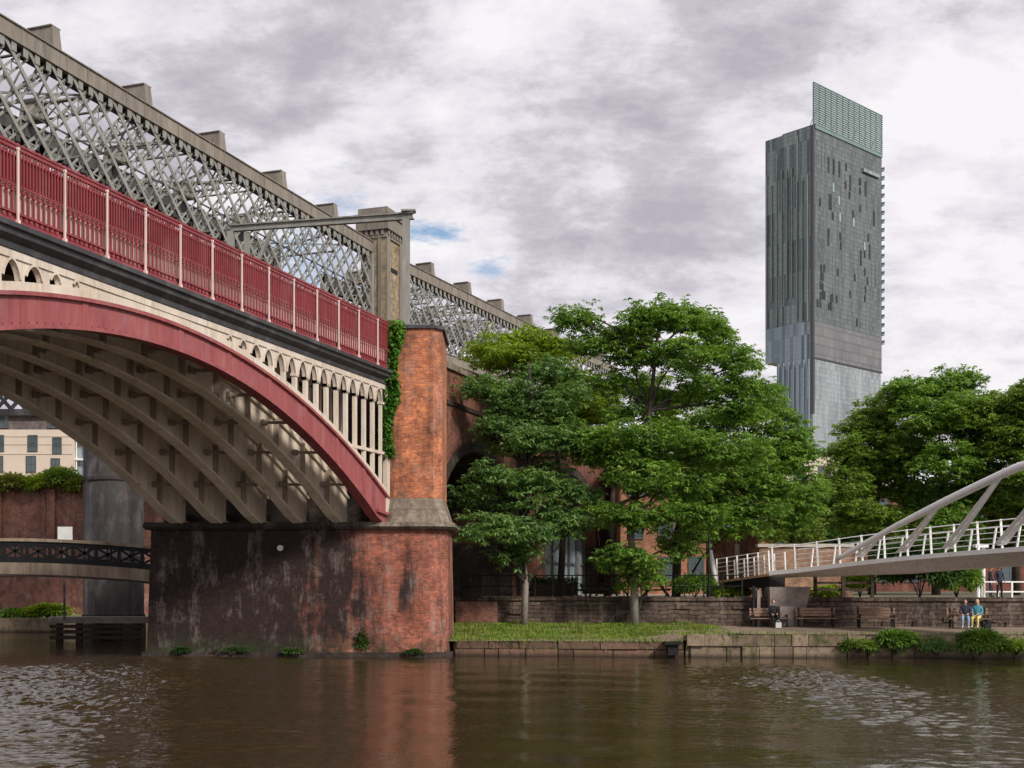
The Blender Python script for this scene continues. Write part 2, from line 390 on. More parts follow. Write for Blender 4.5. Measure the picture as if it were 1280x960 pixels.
vs.view_transform = 'Standard'; vs.look = 'None'; vs.gamma = 1; vs.use_curve_mapping = False; vs.exposure = 0.48

# ================================================================ GROUND AND WATER
s = N('water'); P = s.pos()
r2 = s.noise(s.scaled(P, 1.0, 1.6, 1), 7.0, 2, .5)
M['water'] = s.finish((.042,.027,.011), .02, r2, .35, .02, spec=.5, **{'IOR': 1.42})
# one sheet: a fine patch of real ripples in front of the banks, flat beyond
wr = np.random.default_rng(4)
gxs = np.arange(-40, 34.01, .1); gys = np.arange(15, 56.01, .085)
GX, GY = np.meshgrid(gxs, gys, indexing='ij')
def lowf(sc_, k=7):
    o_ = np.zeros_like(GX)
    for _ in range(k):
        a = wr.uniform(0, 6.28); kk = sc_*wr.uniform(.6,1.5); o_ += np.sin(GX*kk*math.cos(a)+GY*kk*1.6*math.sin(a)+wr.uniform(0,6.28))
    return o_/math.sqrt(k/2)
def band(n_, l0, l1, spread, wind):
    o_ = np.zeros_like(GX)
    for _ in range(n_):
        lam = math.exp(wr.uniform(math.log(l0), math.log(l1))); th = wind+wr.normal(0, spread); kk = 6.283/lam
        o_ += np.sin(kk*(GX*math.cos(th)+GY*math.sin(th))+wr.uniform(0,6.28))/kk
    return o_/math.sqrt(n_/2)
def blob(cx, cy, rx, ry): return np.exp(-(((GX-cx)/rx)**2+((GY-cy)/ry)**2))
gust = .55+.30*lowf(.16)+.15*lowf(.5)
gust = np.clip(gust, .10, 1.3)*.29
gust += 3.2*blob(-15,36,5.5,15)+.7*blob(-8,25,3,7)+4.6*blob(9.2,41,2.6,5)+1.0*blob(9.5,32,3,4)+.7*blob(8.5,30,4,5)+.5*blob(14,40,9,6)+.6*blob(8,22,4,4)
Z = band(44,.35,.9,.8,1.45)*.10*gust*(.75+.25*lowf(.9)) + band(40,.2,.4,1.1,1.3)*.10*gust + band(14,1.6,4.0,.8,1.2)*.018
edge = np.minimum.reduce([(GX+40)/3,(34-GX)/3,(GY-15)/2,(56-GY)/2]); Z *= np.clip(edge,0,1)
nx_, ny_ = GX.shape
Vw = np.stack([GX,GY,Z],-1).reshape(-1,3)
idx = np.arange(nx_*ny_).reshape(nx_,ny_)
Q = np.stack([idx[:-1,:-1],idx[1:,:-1],idx[1:,1:],idx[:-1,1:]],-1).reshape(-1,4)
x0_,x1_,y0_,y1_ = gxs[0],gxs[-1],gys[0],gys[-1]; nb0 = len(Vw)
ext = np.array([(-260,-60,0),(260,-60,0),(260,y0_,0),(-260,y0_,0),(-260,y1_,0),(260,y1_,0),(260,130,0),(-260,130,0),(x0_,y0_,0),(x1_,y0_,0),(x0_,y1_,0),(x1_,y1_,0)])
Q2 = np.array([(0,1,2,3),(4,5,6,7),(3,8,10,4),(9,2,5,11)])+nb0
Vw = np.vstack([Vw,ext]); Qa = np.vstack([Q,Q2]).astype(np.int32); nq = len(Qa)
me = bpy.data.meshes.new('water'); me.vertices.add(len(Vw)); me.vertices.foreach_set('co', Vw.ravel())
me.loops.add(4*nq); me.loops.foreach_set('vertex_index', Qa.ravel()); me.polygons.add(nq)
me.polygons.foreach_set('loop_start', np.arange(0,4*nq,4,dtype=np.int32)); me.polygons.foreach_set('loop_total', np.full(nq,4,dtype=np.int32))
me.polygons.foreach_set('use_smooth', np.ones(nq,bool)); me.update(calc_edges=True); me.materials.append(M['water'])
structure(link('water', me, (0,0,0), None))
mb = MB(); mb.add([(-1500,-400,-2.5),(3000,-400,-2.5),(3000,4000,-2.5),(-1500,4000,-2.5)], [(0,1,2,3)])
structure(mb.build('canal_bed', 'ground'))

WL = [(-3.0,62.0),(12.5,60.0),(40.0,56.6),(150,45)]            # foot line of the retaining wall
QL = [(-2.6,53.3),(9.0,52.2),(11.5,52.0),(40,50.6),(150,44)]          # quay edge (kept clear of the wall)
def wy(x):
    for (a,b),(c,d) in zip(WL, WL[1:]):
        if x <= c or (c,d)==WL[-1]: return b+(d-b)*(x-a)/(c-a)
def qy(x):
    for (a,b),(c,d) in zip(QL, QL[1:]):
        if x <= c or (c,d)==QL[-1]: return b+(d-b)*(x-a)/(c-a)
# grass bank: slopes up from the quay to the wall
def bankz(x, t):
    zf = .66+(.0 if x < 7 else min(1,(x-7)/2.5)*.36)
    zb = 1.2+(0 if x < 9 else -.1)
    return zf+(zb-zf)*t+.05*math.sin(x*1.7+t*4)*t*(1-t)*4*.6
def sheet(x0, x1, nx, ny, fz, name, m, ex=0):
    mb = MB(); vs = []; fs = []
    for i in range(nx+1):
        x = x0+(x1-x0)*i/nx
        for j in range(ny+1):
            t = j/ny; vs.append((x, qy(x)+.02+(wy(x)+.15-qy(x))*t, fz(x,t)))
    for i in range(nx):
        for j in range(ny):
            a = i*(ny+1)+j; fs.append((a,a+ny+1,a+ny+2,a+1))
    mb.add(vs, fs); return structure(mb.build(name, m, smooth=True))
sheet(-3.6, 10.2, 50, 12, bankz, 'grass_bank', 'turf')
sheet(10.2, 80, 60, 4, bankz, 'towpath', 'path')
mb = MB()                                # worn earth strip along the quay edge
vs_ = []; fs_ = []
for i in range(41):
    x = -1.5+i*.3; ww = 1.0+.5*math.sin(x*.9)+max(0,(x-3))*.65
    for t in (0, 1):
        y = qy(x)+.03+t*min(ww, wy(x)-qy(x)-.8); tt = (y-qy(x))/(wy(x)-qy(x)); vs_.append((x, y, bankz(x,tt)+.012))
fs_ = [(2*i,2*i+2,2*i+3,2*i+1) for i in range(40)]
mb.add(vs_, fs_); structure(mb.build('earth_path', 'path'))
# upper terrace ground, one sheet to the horizon
TZ = 2.45
mb = MB(); poly = [(-3.0,62.3),(12.5,60.3),(40,56.9),(150,45.3),(3000,45.3),(3000,4000),(-1500,4000),(-1500,96.4),(-4.5,96.4),(-4.5,62.3)]
mb.add([(x,y,TZ) for x,y in poly], [tuple(range(len(poly)))])
structure(mb.build('terrace_ground', 'ground'))
mb = MB(); poly = [(-2,64),(13,62.6),(16,70),(28,95),(22,140),(0,150)]
mb.add([(x,y,TZ+.02) for x,y in poly], [tuple(range(len(poly)))]); structure(mb.build('terrace_paving', 'pave'))
# grass blades on the bank (stuff)
def blades(n, f, name, label, m, hmin=.07, hmax=.2, w=.03):
    V = np.zeros((n,3,3)); 
    for i in range(n):
        x, y, z = f(); a = random.random()*math.pi; hgt = random.uniform(hmin,hmax); l = random.uniform(-.5,.5)*hgt
        dx, dy = math.cos(a)*w, math.sin(a)*w
        V[i] = [(x-dx,y-dy,z-.01),(x+dx,y+dy,z-.01),(x-dy*3+l,y+dx*3+l*.5,z+hgt)]
    me = bpy.data.meshes.new(name); V = V.reshape(-1,3); o = V.mean(0)
    me.from_pydata((V-o).tolist(), [], [(3*i,3*i+1,3*i+2) for i in range(n)]); me.materials.append(M[m])
    ob = link(name, me, o, None); return tag(ob, label, 'grass', kind='stuff')
def gb():
    while True:
        x = random.uniform(-3.3, 10.0); t = random.random()
        y = qy(x)+.1+(wy(x)-qy(x)-.1)*t
        if y-qy(x) < .6+.4*math.sin(x*.9)+max(0,(x-3))*.55 and random.random() < .8: continue
        return x, y, bankz(x,(y-qy(x))/(wy(x)-qy(x)))
def gw():
    x, y, z = gb()
    while not (math.sin(x*2.3)+math.sin(y*3.1+x) > .9): x, y, z = gb()
    return x, y, z
blades(2600, gw, 'bank_weeds', 'taller yellowish tufts and weeds scattered over the grass bank', 'leafS', .12, .26, .022)
def qw():
    x = random.uniform(-2.5, 38); k = random.random()
    return x, qy(x)-random.uniform(-.1,.07), (.66 if x < 7.5 else 1.02)*(1 if k < .6 else random.uniform(.35,1))
blades(1500, qw, 'quay_weeds', 'thin weeds sprouting from the joints of the quay wall', 'leafO', .08, .28, .02)
def gp():
    while True:
        x, y, z = gb()
        if math.sin(x*1.3+1)+math.sin(y*2.1+x*.7)+random.uniform(-1.2,1.2) > -.5: return x, y, z
blades(26000, gp, 'bank_grass', 'short bright grass growing on the bank beside the brick pier', 'grass', .03, .11)

# ---------------------------------------------------------------- quay wall
def quay(name, x0, x1, courses, label, m, seed):
    random.seed(seed); mb = MB()
    for (z0, z1) in courses:
        x = x0+random.uniform(0,.3)
        while x < x1:
            L = random.uniform(.6, 1.9); xe = min(x+L, x1); g = random.uniform(.006,.028)
            j = random.uniform(-.06,.05); dz = random.uniform(-.03,.03)
            p = [(x+g,qy(x)-.02+j),(xe-g,qy(xe)-.02+j+random.uniform(-.03,.03)),(xe-g,qy(xe)+.7),(x+g,qy(x)+.7)]
            t = [(a,b+(.03 if k < 2 else 0)) for k,(a,b) in enumerate(p)]
            mb.prism(p, z0+.012, z1+dz-.02, t); x = xe
    mb.prism([(x0,qy(x0)+.16),(x1,qy(x1)+.16),(x1,qy(x1)+.9),(x0,qy(x0)+.9)], -1.5, courses[-1][1]-.1)
    return tag(mb.build(name, m), label, 'quay wall')
quay('quay_wall', -2.6, 7.5, [(-.5,.34),(.34,.69)], 'low quay wall of brown stone blocks below the grass bank', 'quay_dark', 3)
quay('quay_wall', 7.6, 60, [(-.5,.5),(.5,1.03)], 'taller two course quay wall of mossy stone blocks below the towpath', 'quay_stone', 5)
mb = MB(); mb.box(6.75,7.2,51.9,52.3,.12,.56); mb.box(6.6,7.35,51.75,52.4,.58,.7)
tag(mb.build('drain_outlet', 'black'), 'dark square drain outlet in the quay wall', 'drain')

# ---------------------------------------------------------------- retaining wall of the terrace
t = thing('retaining_wall', (10,60,1), 'dark coursed stone retaining wall behind the towpath and grass bank', 'wall')
mb = MB(); mc = MB()
pts = WL
for (a,b),(c,d) in zip(pts, pts[1:]):
    mb.prism([(a,b),(c,d),(c,d+.55),(a,b+.55)], .4, 2.36)
    mc.prism([(a,b-.08),(c,d-.08),(c,d+.6),(a,b+.6)], 2.362, 2.54)
    n = int((c-a)/1.4)
    for i in range(n):                      # proud, uneven stones
        if random.random() < .55:
            x = a+(c-a)*i/n; y = b+(d-b)*i/n; z = random.choice((1.1,1.35,1.65,1.95))
            L = random.uniform(.5,1.3); mb.prism([(x,y-.07),(x+L,y-.07+(d-b)/(c-a)*L),(x+L,y+.1),(x,y+.1)], z, z+random.uniform(.16,.3))
mb.build('wall', 'retaining', t); mc.build('coping', 'retaining', t)
mb = MB(); mb.prism([(-2.9,61.6),(-.75,61.35),(-.75,61.8),(-2.9,62)], .9, 2.3)
tag(mb.build('brick_wall', 'bank_brick'), 'short red brick wall panel beside the big brick pier', 'wall')

# ---------------------------------------------------------------- railing on the terrace
def dark_railing(name, p0, p1, zb, n, label, mname='black', hgt=1.1, bars=2, r=.028):
    t = thing(name, (p0[0],p0[1],zb), label, 'railing')
    for i in range(n+1):
        x = p0[0]+(p1[0]-p0[0])*i/n; y = p0[1]+(p1[1]-p0[1])*i/n
        MB().box(x-r*1.2,x+r*1.2,y-r*1.2,y+r*1.2,zb,zb+hgt+.03).build('post', mname, t)
    for k in range(bars):
        z = zb+hgt-(k*hgt/bars); MB().tube([(p0[0],p0[1],z),(p1[0],p1[1],z)], r, 6).build('rail', mname, t)
    return t
dark_railing('railing', (-2.6,62.3), (11.6,60.5), 2.54, 15, 'thin black railing along the top of the retaining wall')

# ================================================================ RED ARCH BRIDGE
def XF(Y): return -5.65+.352*(Y-53)
DR = Vector((.352,1,0)).normalized(); ANG = math.atan2(1,.352)
def BP(Y, k, z): return (XF(Y)-k, Y, z)
YC = 37.5; YS = 53.3; YN = 2*YC-YS
def zlo(Y): return max(5.93, 10.72-.0215*(Y-YC)**2)
def zup(Y): return max(6.6, 11.53-.0180*(Y-YC)**2)
br = thing('arch_bridge', BP(YC,4.5,0), 'iron arch bridge with crimson railing, red outer rib and pierced cream spandrel', 'bridge')
NY = 48
YY = [YN+(YS-YN)*i/NY for i in range(NY+1)]
for r in range(6):
    k = 1.79*r; mb = MB(); mi = 0
    zt_ = (lambda y: zup(y)) if r == 0 else (lambda y: min(zup(y)+.38, 11.88))
    mb.strip([BP(y,k,zlo(y)) for y in YY], [BP(y,k,zt_(y)) for y in YY], (-.09,0,0))
    mb.strip([BP(y,k-.16,zlo(y)-.06) for y in YY], [BP(y,k-.16,zlo(y)+.04) for y in YY], (-.44,0,0))
    mb.strip([BP(y,k-.12,zup(y)-.08) for y in YY], [BP(y,k-.12,zup(y)+.03) for y in YY], (-.36,0,0))
    if r:
        for i in range(1, 16):
            y = YN+(YS-YN)*i/16
            mb.hexa([BP(y,k-.17,zlo(y)),BP(y,k+.2,zlo(y)),BP(y+.1,k+.2,zlo(y)),BP(y+.1,k-.17,zlo(y)),BP(y,k-.17,zup(y)),BP(y,k+.2,zup(y)),BP(y+.1,k+.2,zup(y)),BP(y+.1,k-.17,zup(y))], 1)
    else:
        y = YN+.6
        while y < YS-.5:
            for q_ in (.12,.88):
                zc = zlo(y)+q_*(zup(y)-zlo(y)); mb.box(XF(y)-.03,XF(y)+.028,y-.02,y+.02,zc-.02,zc+.02)
            y += .3
        for y in (23.4,25.9,28.4,30.9,34.2,38.55,41.2,43.7,46.2,48.7,51.0):
            mb.hexa([BP(y,k-.03,zlo(y)),BP(y,k,zlo(y)),BP(y+.25,k,zlo(y)),BP(y+.25,k-.03,zlo(y)),BP(y,k-.03,zup(y)),BP(y,k,zup(y)),BP(y+.25,k,zup(y)),BP(y+.25,k-.03,zup(y))])
        y = YS-.25; mb.bar(BP(y-.9,k-.1,zlo(y-.9)+.3), BP(y+.2,k-.1,zlo(y)+.35), .12, .12)
    o = mb.build('rib', ['red_rib'] if r == 0 else ['khaki','khaki_dark'], br)
    if r == 0: tag(o, 'red painted outer rib')
    # inner spandrel frames
    if r:
        mb = MB(); y = YN+.4
        while y < YS:
            if abs(y-YC) > 3.2:
                mb.hexa([BP(y-.07,k-.06,zup(y)),BP(y-.07,k+.08,zup(y)),BP(y+.07,k+.08,zup(y)),BP(y+.07,k-.06,zup(y)),BP(y-.07,k-.06,11.9),BP(y-.07,k+.08,11.9),BP(y+.07,k+.08,11.9),BP(y+.07,k-.06,11.9)])
            y += .9
        mb.strip([BP(y,k-.03,max(zup(y)+.031,11.55)) for y in YY], [BP(y,k-.03,11.9) for y in YY], (-.1,0,0))
        mb.build('spandrel_frame', 'khaki', br)
# cross braces between ribs
for r in range(5):
    k = 1.79*r
    for i in range(1, 14):
        y = YN+(YS-YN)*(i+.5*(r%2)*.0)/14
        mb = MB(); z = zlo(y)+.45*(zup(y)-zlo(y))
        mb.bar(BP(y,k+.09,z), BP(y,k+1.79,z), .10, .11)
        mb.bar(BP(y-.16,k+.2,z), BP(y+.16,k+.2,z), .2, .26)
        mb.bar(BP(y-.14,k+1.68,z), BP(y+.14,k+1.68,z), .12, .22)
        mb.build('cross_brace', 'khaki_dark', br)
# near spandrel: cream panel with pointed openings
PIT = .79; TOPZ = 11.99; AP = 11.74
mb = MB(); OFF = (-.13,0,0); K0 = -.03
mb.strip([BP(y,K0-.02,zup(y)+.03) for y in YY], [BP(y,K0-.02,min(zup(y)+.27,TOPZ)) for y in YY], (-.18,0,0))   # edge moulding on the rib
mb.strip([BP(YN,K0-.05,11.78),BP(YS,K0-.05,11.78)], [BP(YN,K0-.05,TOPZ),BP(YS,K0-.05,TOPZ)], (-.2,0,0))        # top moulding
def bay(yc):
    hw = PIT/2; cw = .085
    zb = min(zup(yc-hw), zup(yc+hw))+.2
    za = AP; ow = hw-cw
    # head height depends on the room below
    room = AP-(max(zup(yc-hw),zup(yc+hw))+.27)
    if room < .12:
        mb.strip([BP(yc-hw,K0,zb),BP(yc+hw,K0,zb)], [BP(yc-hw,K0,AP+.06),BP(yc+hw,K0,AP+.06)], OFF); return
    hd = min(.62, room)
    full = ow; ow = min(ow, max(.1, hd*.85))
    if full-ow > .02:
        for sgn in (-1,1):
            a, b = sorted((yc+sgn*full, yc+sgn*ow)); zc = min(zup(a), zup(b))+.2
            mb.strip([BP(a,K0,zc),BP(b,K0,zc)], [BP(a,K0,AP+.06),BP(b,K0,AP+.06)], OFF)
    # columns either side
    for sgn in (-1, 1):
        a, b = sorted((yc+sgn*hw, yc+sgn*full)); zc = min(zup(a), zup(b))+.2
        mb.strip([BP(a,K0,zc),BP(b,K0,zc)], [BP(a,K0,AP+.06),BP(b,K0,AP+.06)], OFF)
        if room > 1.0:       # capital
            m_ = yc+sgn*hw; zz_ = AP-hd-.02
            mb.strip([BP(m_-.13,K0-.04,zz_),BP(m_+.13,K0-.04,zz_)], [BP(m_-.13,K0-.04,zz_+.1),BP(m_+.13,K0-.04,zz_+.1)], (-.2,0,0))
    n = 8; lo = []; hi = []
    for i in range(2*n+1):
        u = -1+i/n; c = max(0.0, 1-abs(u)**1.75); z = AP-hd+hd*(c**.72)
        lo.append(BP(yc+u*ow,K0,z)); hi.append(BP(yc+u*ow,K0,AP+.06))
    mb.strip(lo, hi, OFF)
    # raised bead round the arch
    for a, b in zip(lo, lo[1:]): mb.bar((a[0]+.03,a[1],a[2]+.03), (b[0]+.03,b[1],b[2]+.03), .05, .06)
y = 41.3
while y < YS-.2: bay(y); y += PIT
yl = 34.7
while yl > YN+.4: bay(yl); yl -= PIT
mb.strip([BP(yy,K0,zup(yy)+.2) for yy in (35.09,36,37,38,39,40,40.91)], [BP(yy,K0,AP+.06) for yy in (35.09,36,37,38,39,40,40.91)], OFF)
mb.strip([BP(49.4,K0-.03,8.9),BP(YS,K0-.03,8.9)], [BP(49.4,K0-.03,9.03),BP(YS,K0-.03,9.03)], (-.16,0,0))
mb.strip([BP(YS-.14,K0-.05,6.2),BP(YS+.1,K0-.05,6.2)], [BP(YS-.14,K0-.05,11.8),BP(YS+.1,K0-.05,11.8)], (-.2,0,0))
tag(mb.build('spandrel', 'cream', br), 'cream spandrel panel with pointed openings')
# cornice, deck, far parapet
Ya, Yb = YN-1.5, 53.15
def prof(pts, name, m):
    mb = MB(); n = len(pts)
    a = [BP(Ya,k,z) for k,z in pts]; b = [BP(Yb,k,z) for k,z in pts]
    mb.add(a+b, [(i,(i+1)%n,n+(i+1)%n,n+i) for i in range(n)]+[tuple(range(n-1,-1,-1)),tuple(range(n,2*n))])
    return mb.build(name, m, br)
prof([(.15,11.995),(-.12,12.0),(-.14,12.16),(-.34,12.30),(-.36,12.44),(-.46,12.47),(-.46,12.60),(.15,12.6)], 'cornice', 'cornice')
prof([(.2,11.905),(.2,12.5),(9.3,12.5),(9.3,11.905)], 'deck', 'deck_dark')
prof([(9.05,12.5),(9.05,14.4),(9.3,14.4),(9.3,12.5)], 'far_parapet', 'red')
# railing panels: shared mesh, one part each
PL = 1.69*1.06
pan = MB()
pan.box(0,PL,-.05,.05,12.62-12.6,.14, 0); pan.box(0,PL,-.06,.06,1.97,2.07,0); pan.box(0,PL,-.09,.09,2.07,2.11,0)
pan.box(0,PL,-.03,.03,1.03,1.09,0); pan.box(0,PL,-.03,.03,.30,.36,0); pan.box(0,PL,-.03,.03,1.80,1.85,0)
pan.box(0,PL,.05,.07,1.08,1.82,0)
pan.box(0,PL,.05,.07,.14,.31,0); pan.box(0,PL,.09,.11,.36,1.04,1)
nb = 15
for i in range(nb):
    x = PL*(i+.5)/nb; pan.box(x-.018,x+.018,-.045,-.015,1.08,1.98,0)
nb = 9
for i in range(nb):
    x = PL*(i+.5)/nb
    pan.box(x-.022,x+.022,-.04,.0,.36,.86,0); pan.box(x-.055,x+.055,-.055,.01,.86,.93,0); pan.box(x-.02,x+.02,-.05,0,.93,1.04,0)
    pan.box(x-.05,x+.05,-.04,.03,2.11,2.17,0)
    if i < nb-1:
        xx = x+PL/nb/2; pan.box(xx-.012,xx+.012,-.03,0,1.85,1.96,0); pan.box(xx-.05,xx+.05,-.04,.0,.16,.26,0)
post = MB(); post.box(-.024,.024,-.14,-.09,.0,2.0); post.box(-.045,.045,-.165,-.07,-.03,.12); post.box(-.035,.035,-.15,-.08,1.95,2.02)
P0 = pan.build('railing_panel', ['red','baluster'], None); Q0 = post.build('railing_post', 'post', None)
pme, pofs = P0.data, P0.location.copy(); qme, qofs = Q0.data, Q0.location.copy()
bpy.data.objects.remove(P0); bpy.data.objects.remove(Q0)
Rm = Matrix.Rotation(ANG, 3, 'Z'); wl = wloc(br)
i = 0; y = 53.39-1.69
while y > Ya:
    base = Vector(BP(y, -.22, 12.60))
    for nm, me, of in (('railing_panel',pme,pofs),('railing_post',qme,qofs)):
        o = bpy.data.objects.new(nm, me); COL.objects.link(o); o.parent = br
        o.rotation_euler = (0,0,ANG); o.location = base+Rm@of-wl
    y -= 1.69
# ================================================================ BRICK PIER
def nose(x1, yf, yb, xl, yl0, yl1, r=1.1, n=6, s_=0.0):
    yb = yb
    pts = [(xl,yl0),(x1-r,yf)]
    pts += [(x1-r+r*math.sin(math.pi/2*i/n), yf+r-r*math.cos(math.pi/2*i/n)) for i in range(1,n+1)]
    pts += [(x1-r+r*math.cos(math.pi/2*i/n), yb-r+r*math.sin(math.pi/2*i/n)) for i in range(0,n+1)]
    pts += [(xl,yl1)]
    return pts
pr = thing('bridge_pier', (-9,55,0), 'massive soot stained red brick pier standing in the canal with a tall orange buttress', 'pier')
lowp = nose(-2.72,52.55,58.3,-16.25,53.1,59.2); topp = nose(-2.85,52.65,58.2,-16.0,53.2,59.1)
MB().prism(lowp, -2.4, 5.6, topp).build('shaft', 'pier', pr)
mb = MB(); mb.prism(nose(-2.55,52.4,58.5,-16.4,52.95,59.4), -2.4, .2, nose(-2.6,52.45,58.4,-16.35,53.0,59.3))
mb.build('footing', 'soot', pr)
mb = MB(); mb.prism(nose(-2.62,52.45,58.4,-16.2,53.0,59.3), 5.602, 5.72, nose(-2.5,52.32,58.5,-16.3,52.9,59.4)); mb.prism(nose(-2.5,52.32,58.5,-16.3,52.9,59.4), 5.722, 5.92, nose(-2.56,52.4,58.4,-16.25,52.95,59.35))
mb.build('ledge', 'ledge', pr)
# buttress: chamfered plan
def cham(x0, x1, y0, y1, c=.38): return [(x0,y0+c*.7),(x0+c,y0),(x1-c,y0),(x1,y0+c),(x1,y1),(x0,y1)]
MB().prism(cham(-5.72,-2.78,52.95,57.6), 5.922, 7.02, cham(-5.66,-3.12,53.3,57.3)).build('plinth', 'stone', pr)
MB().prism(cham(-5.62,-3.12,53.32,57.25), 7.024, 14.55).build('buttress', 'buttress', pr)
mb = MB(); mb.prism(cham(-5.7,-3.0,53.22,57.3), 14.553, 14.68); mb.prism(cham(-5.6,-3.1,53.3,57.2), 14.682, 14.80, cham(-5.4,-3.4,53.6,57)); mb.build('coping', 'cornice', pr)
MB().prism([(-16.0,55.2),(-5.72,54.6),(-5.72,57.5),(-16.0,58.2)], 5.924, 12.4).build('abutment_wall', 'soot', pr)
for r in range(6):
    k = 1.79*r; MB().box(-5.95-k-.35 if r else -6.3, -5.95-k+.3, 53.35, 54.7 if r<1 else 55.2, 5.922, 6.35).build('bearing_block', 'ledge', pr)
MB().tube([(-10.2,53.3,4.8),(-10.2,52.74,4.78)], .13, 10).build('plaque', 'white_cloth', pr)
# near pier, off to the left of the picture, that carries the other end
pn = thing('bridge_pier', (-22,20,0), 'brick pier carrying the near end of the arch bridge', 'pier')
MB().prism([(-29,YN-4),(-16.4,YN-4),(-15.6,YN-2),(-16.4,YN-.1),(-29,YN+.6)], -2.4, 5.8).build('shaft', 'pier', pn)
MB().prism([(-28,YN-4),(-17.3,YN-4),(-17.3,YN-.9),(-28,YN-.6)], 5.8, 12.5).build('abutment_wall', 'soot', pn)

# ---------------------------------------------------------------- ivy on the pier
def leaves_mesh(C, Nn, L, Wd, name, m, parent=None, label=None):
    """C centres, Nn directions (unit), L lengths, Wd widths -> rhombic leaves"""
    n = len(C); A = Nn/np.linalg.norm(Nn, axis=1, keepdims=True)
    up = np.tile(np.array([0,0,1.0]),(n,1))+rng.normal(0,.45,(n,3))
    S = np.cross(A, up); S /= np.linalg.norm(S, axis=1, keepdims=True)+1e-9
    V = np.empty((n,4,3)); V[:,0] = C; V[:,2] = C+A*L[:,None]
    mid = C+A*(L*.45)[:,None]; V[:,1] = mid+S*(Wd/2)[:,None]; V[:,3] = mid-S*(Wd/2)[:,None]
    V[:,2,2] -= L*.15
    V = V.reshape(-1,3); o = np.array([V[:,0].mean(), V[:,1].mean(), V[:,2].min()])
    me = bpy.data.meshes.new(name); me.vertices.add(4*n); me.vertices.foreach_set('co', (V-o).ravel())
    me.loops.add(4*n); me.loops.foreach_set('vertex_index', np.arange(4*n, dtype=np.int32))
    me.polygons.add(n); me.polygons.foreach_set('loop_start', np.arange(0,4*n,4,dtype=np.int32)); me.polygons.foreach_set('loop_total', np.full(n,4,dtype=np.int32))
    me.update(calc_edges=True); me.materials.append(M[m])
    return link(name, me, o, parent)
iv = thing('ivy', (-5.4,53.2,8.7), 'bright green ivy hanging down the buttress beside the end of the railing', 'ivy')
C = []
for i in range(2600):
    t_ = random.random(); z = 14.9-t_*6.0
    wv = .42*(1-.35*t_)+.12*math.sin(z*2.3); xc = -5.3-.32*min(1,max(0,(t_-.25)*1.5))
    C.append((xc+random.uniform(-wv,wv), 53.2-random.random()**2*.4+(.15 if xc<-5.4 else 0), z))
C = np.array(C); n = len(C)
leaves_mesh(C, rng.normal(0,.5,(n,3))+np.array([0,-.6,-.5]), rng.uniform(.13,.24,n), rng.uniform(.11,.19,n), 'foliage', 'leafI', iv)
MB().tube([(-5.2,53.25,14.6),(-5.35,53.28,12.4),(-5.6,53.35,10),(-5.62,53.4,8.8)], [.05,.04,.03,.02], 6).build('stem', 'bark', iv)
# ---------------------------------------------------------------- gantry
ga = thing('gantry', (-4.75,54.2,12.5), 'rusty grey overhead gantry frame spanning the red bridge beside the buttress', 'gantry')
A_ = Vector((-4.78,54.2,19.95)); B_ = Vector((-13.1,55.9,19.9))
mb = MB(); mb.bar(A_+Vector((.35,-.07,0)), B_, .22, .06); mb.bar(A_+Vector((.35,-.07,-.27)), B_+Vector((0,0,-.27)), .22, .05); mb.bar(A_+Vector((.3,-.06,-.135)), B_+Vector((0,0,-.135)), .04, .24)
mb.build('beam', 'truss', ga)
mb = MB(); mb.box(-4.94,-4.62,54.05,54.12,14.8,19.65); mb.box(-4.94,-4.62,54.3,54.37,14.8,19.65); mb.box(-4.82,-4.74,54.13,54.29,14.8,19.65); mb.box(-5.1,-4.4,53.95,54.45,14.802,14.9); mb.box(-5.0,-4.35,54.0,54.42,20.0,20.08)
mb.build('post', 'truss', ga)
mb = MB(); mb.box(-13.25,-12.95,55.75,56.05,12.5,19.6); mb.box(-12.45,-12.2,55.7,55.9,12.5,19.55); mb.build('post', 'truss', ga)
MB().bar((-12.3,55.7,17.0), (-11.1,55.5,19.62), .14, .14).build('brace', 'truss', ga)
MB().bar((-12.9,55.85,16.5), (-12.3,55.8,19.0), .1, .1).build('brace', 'truss', ga)

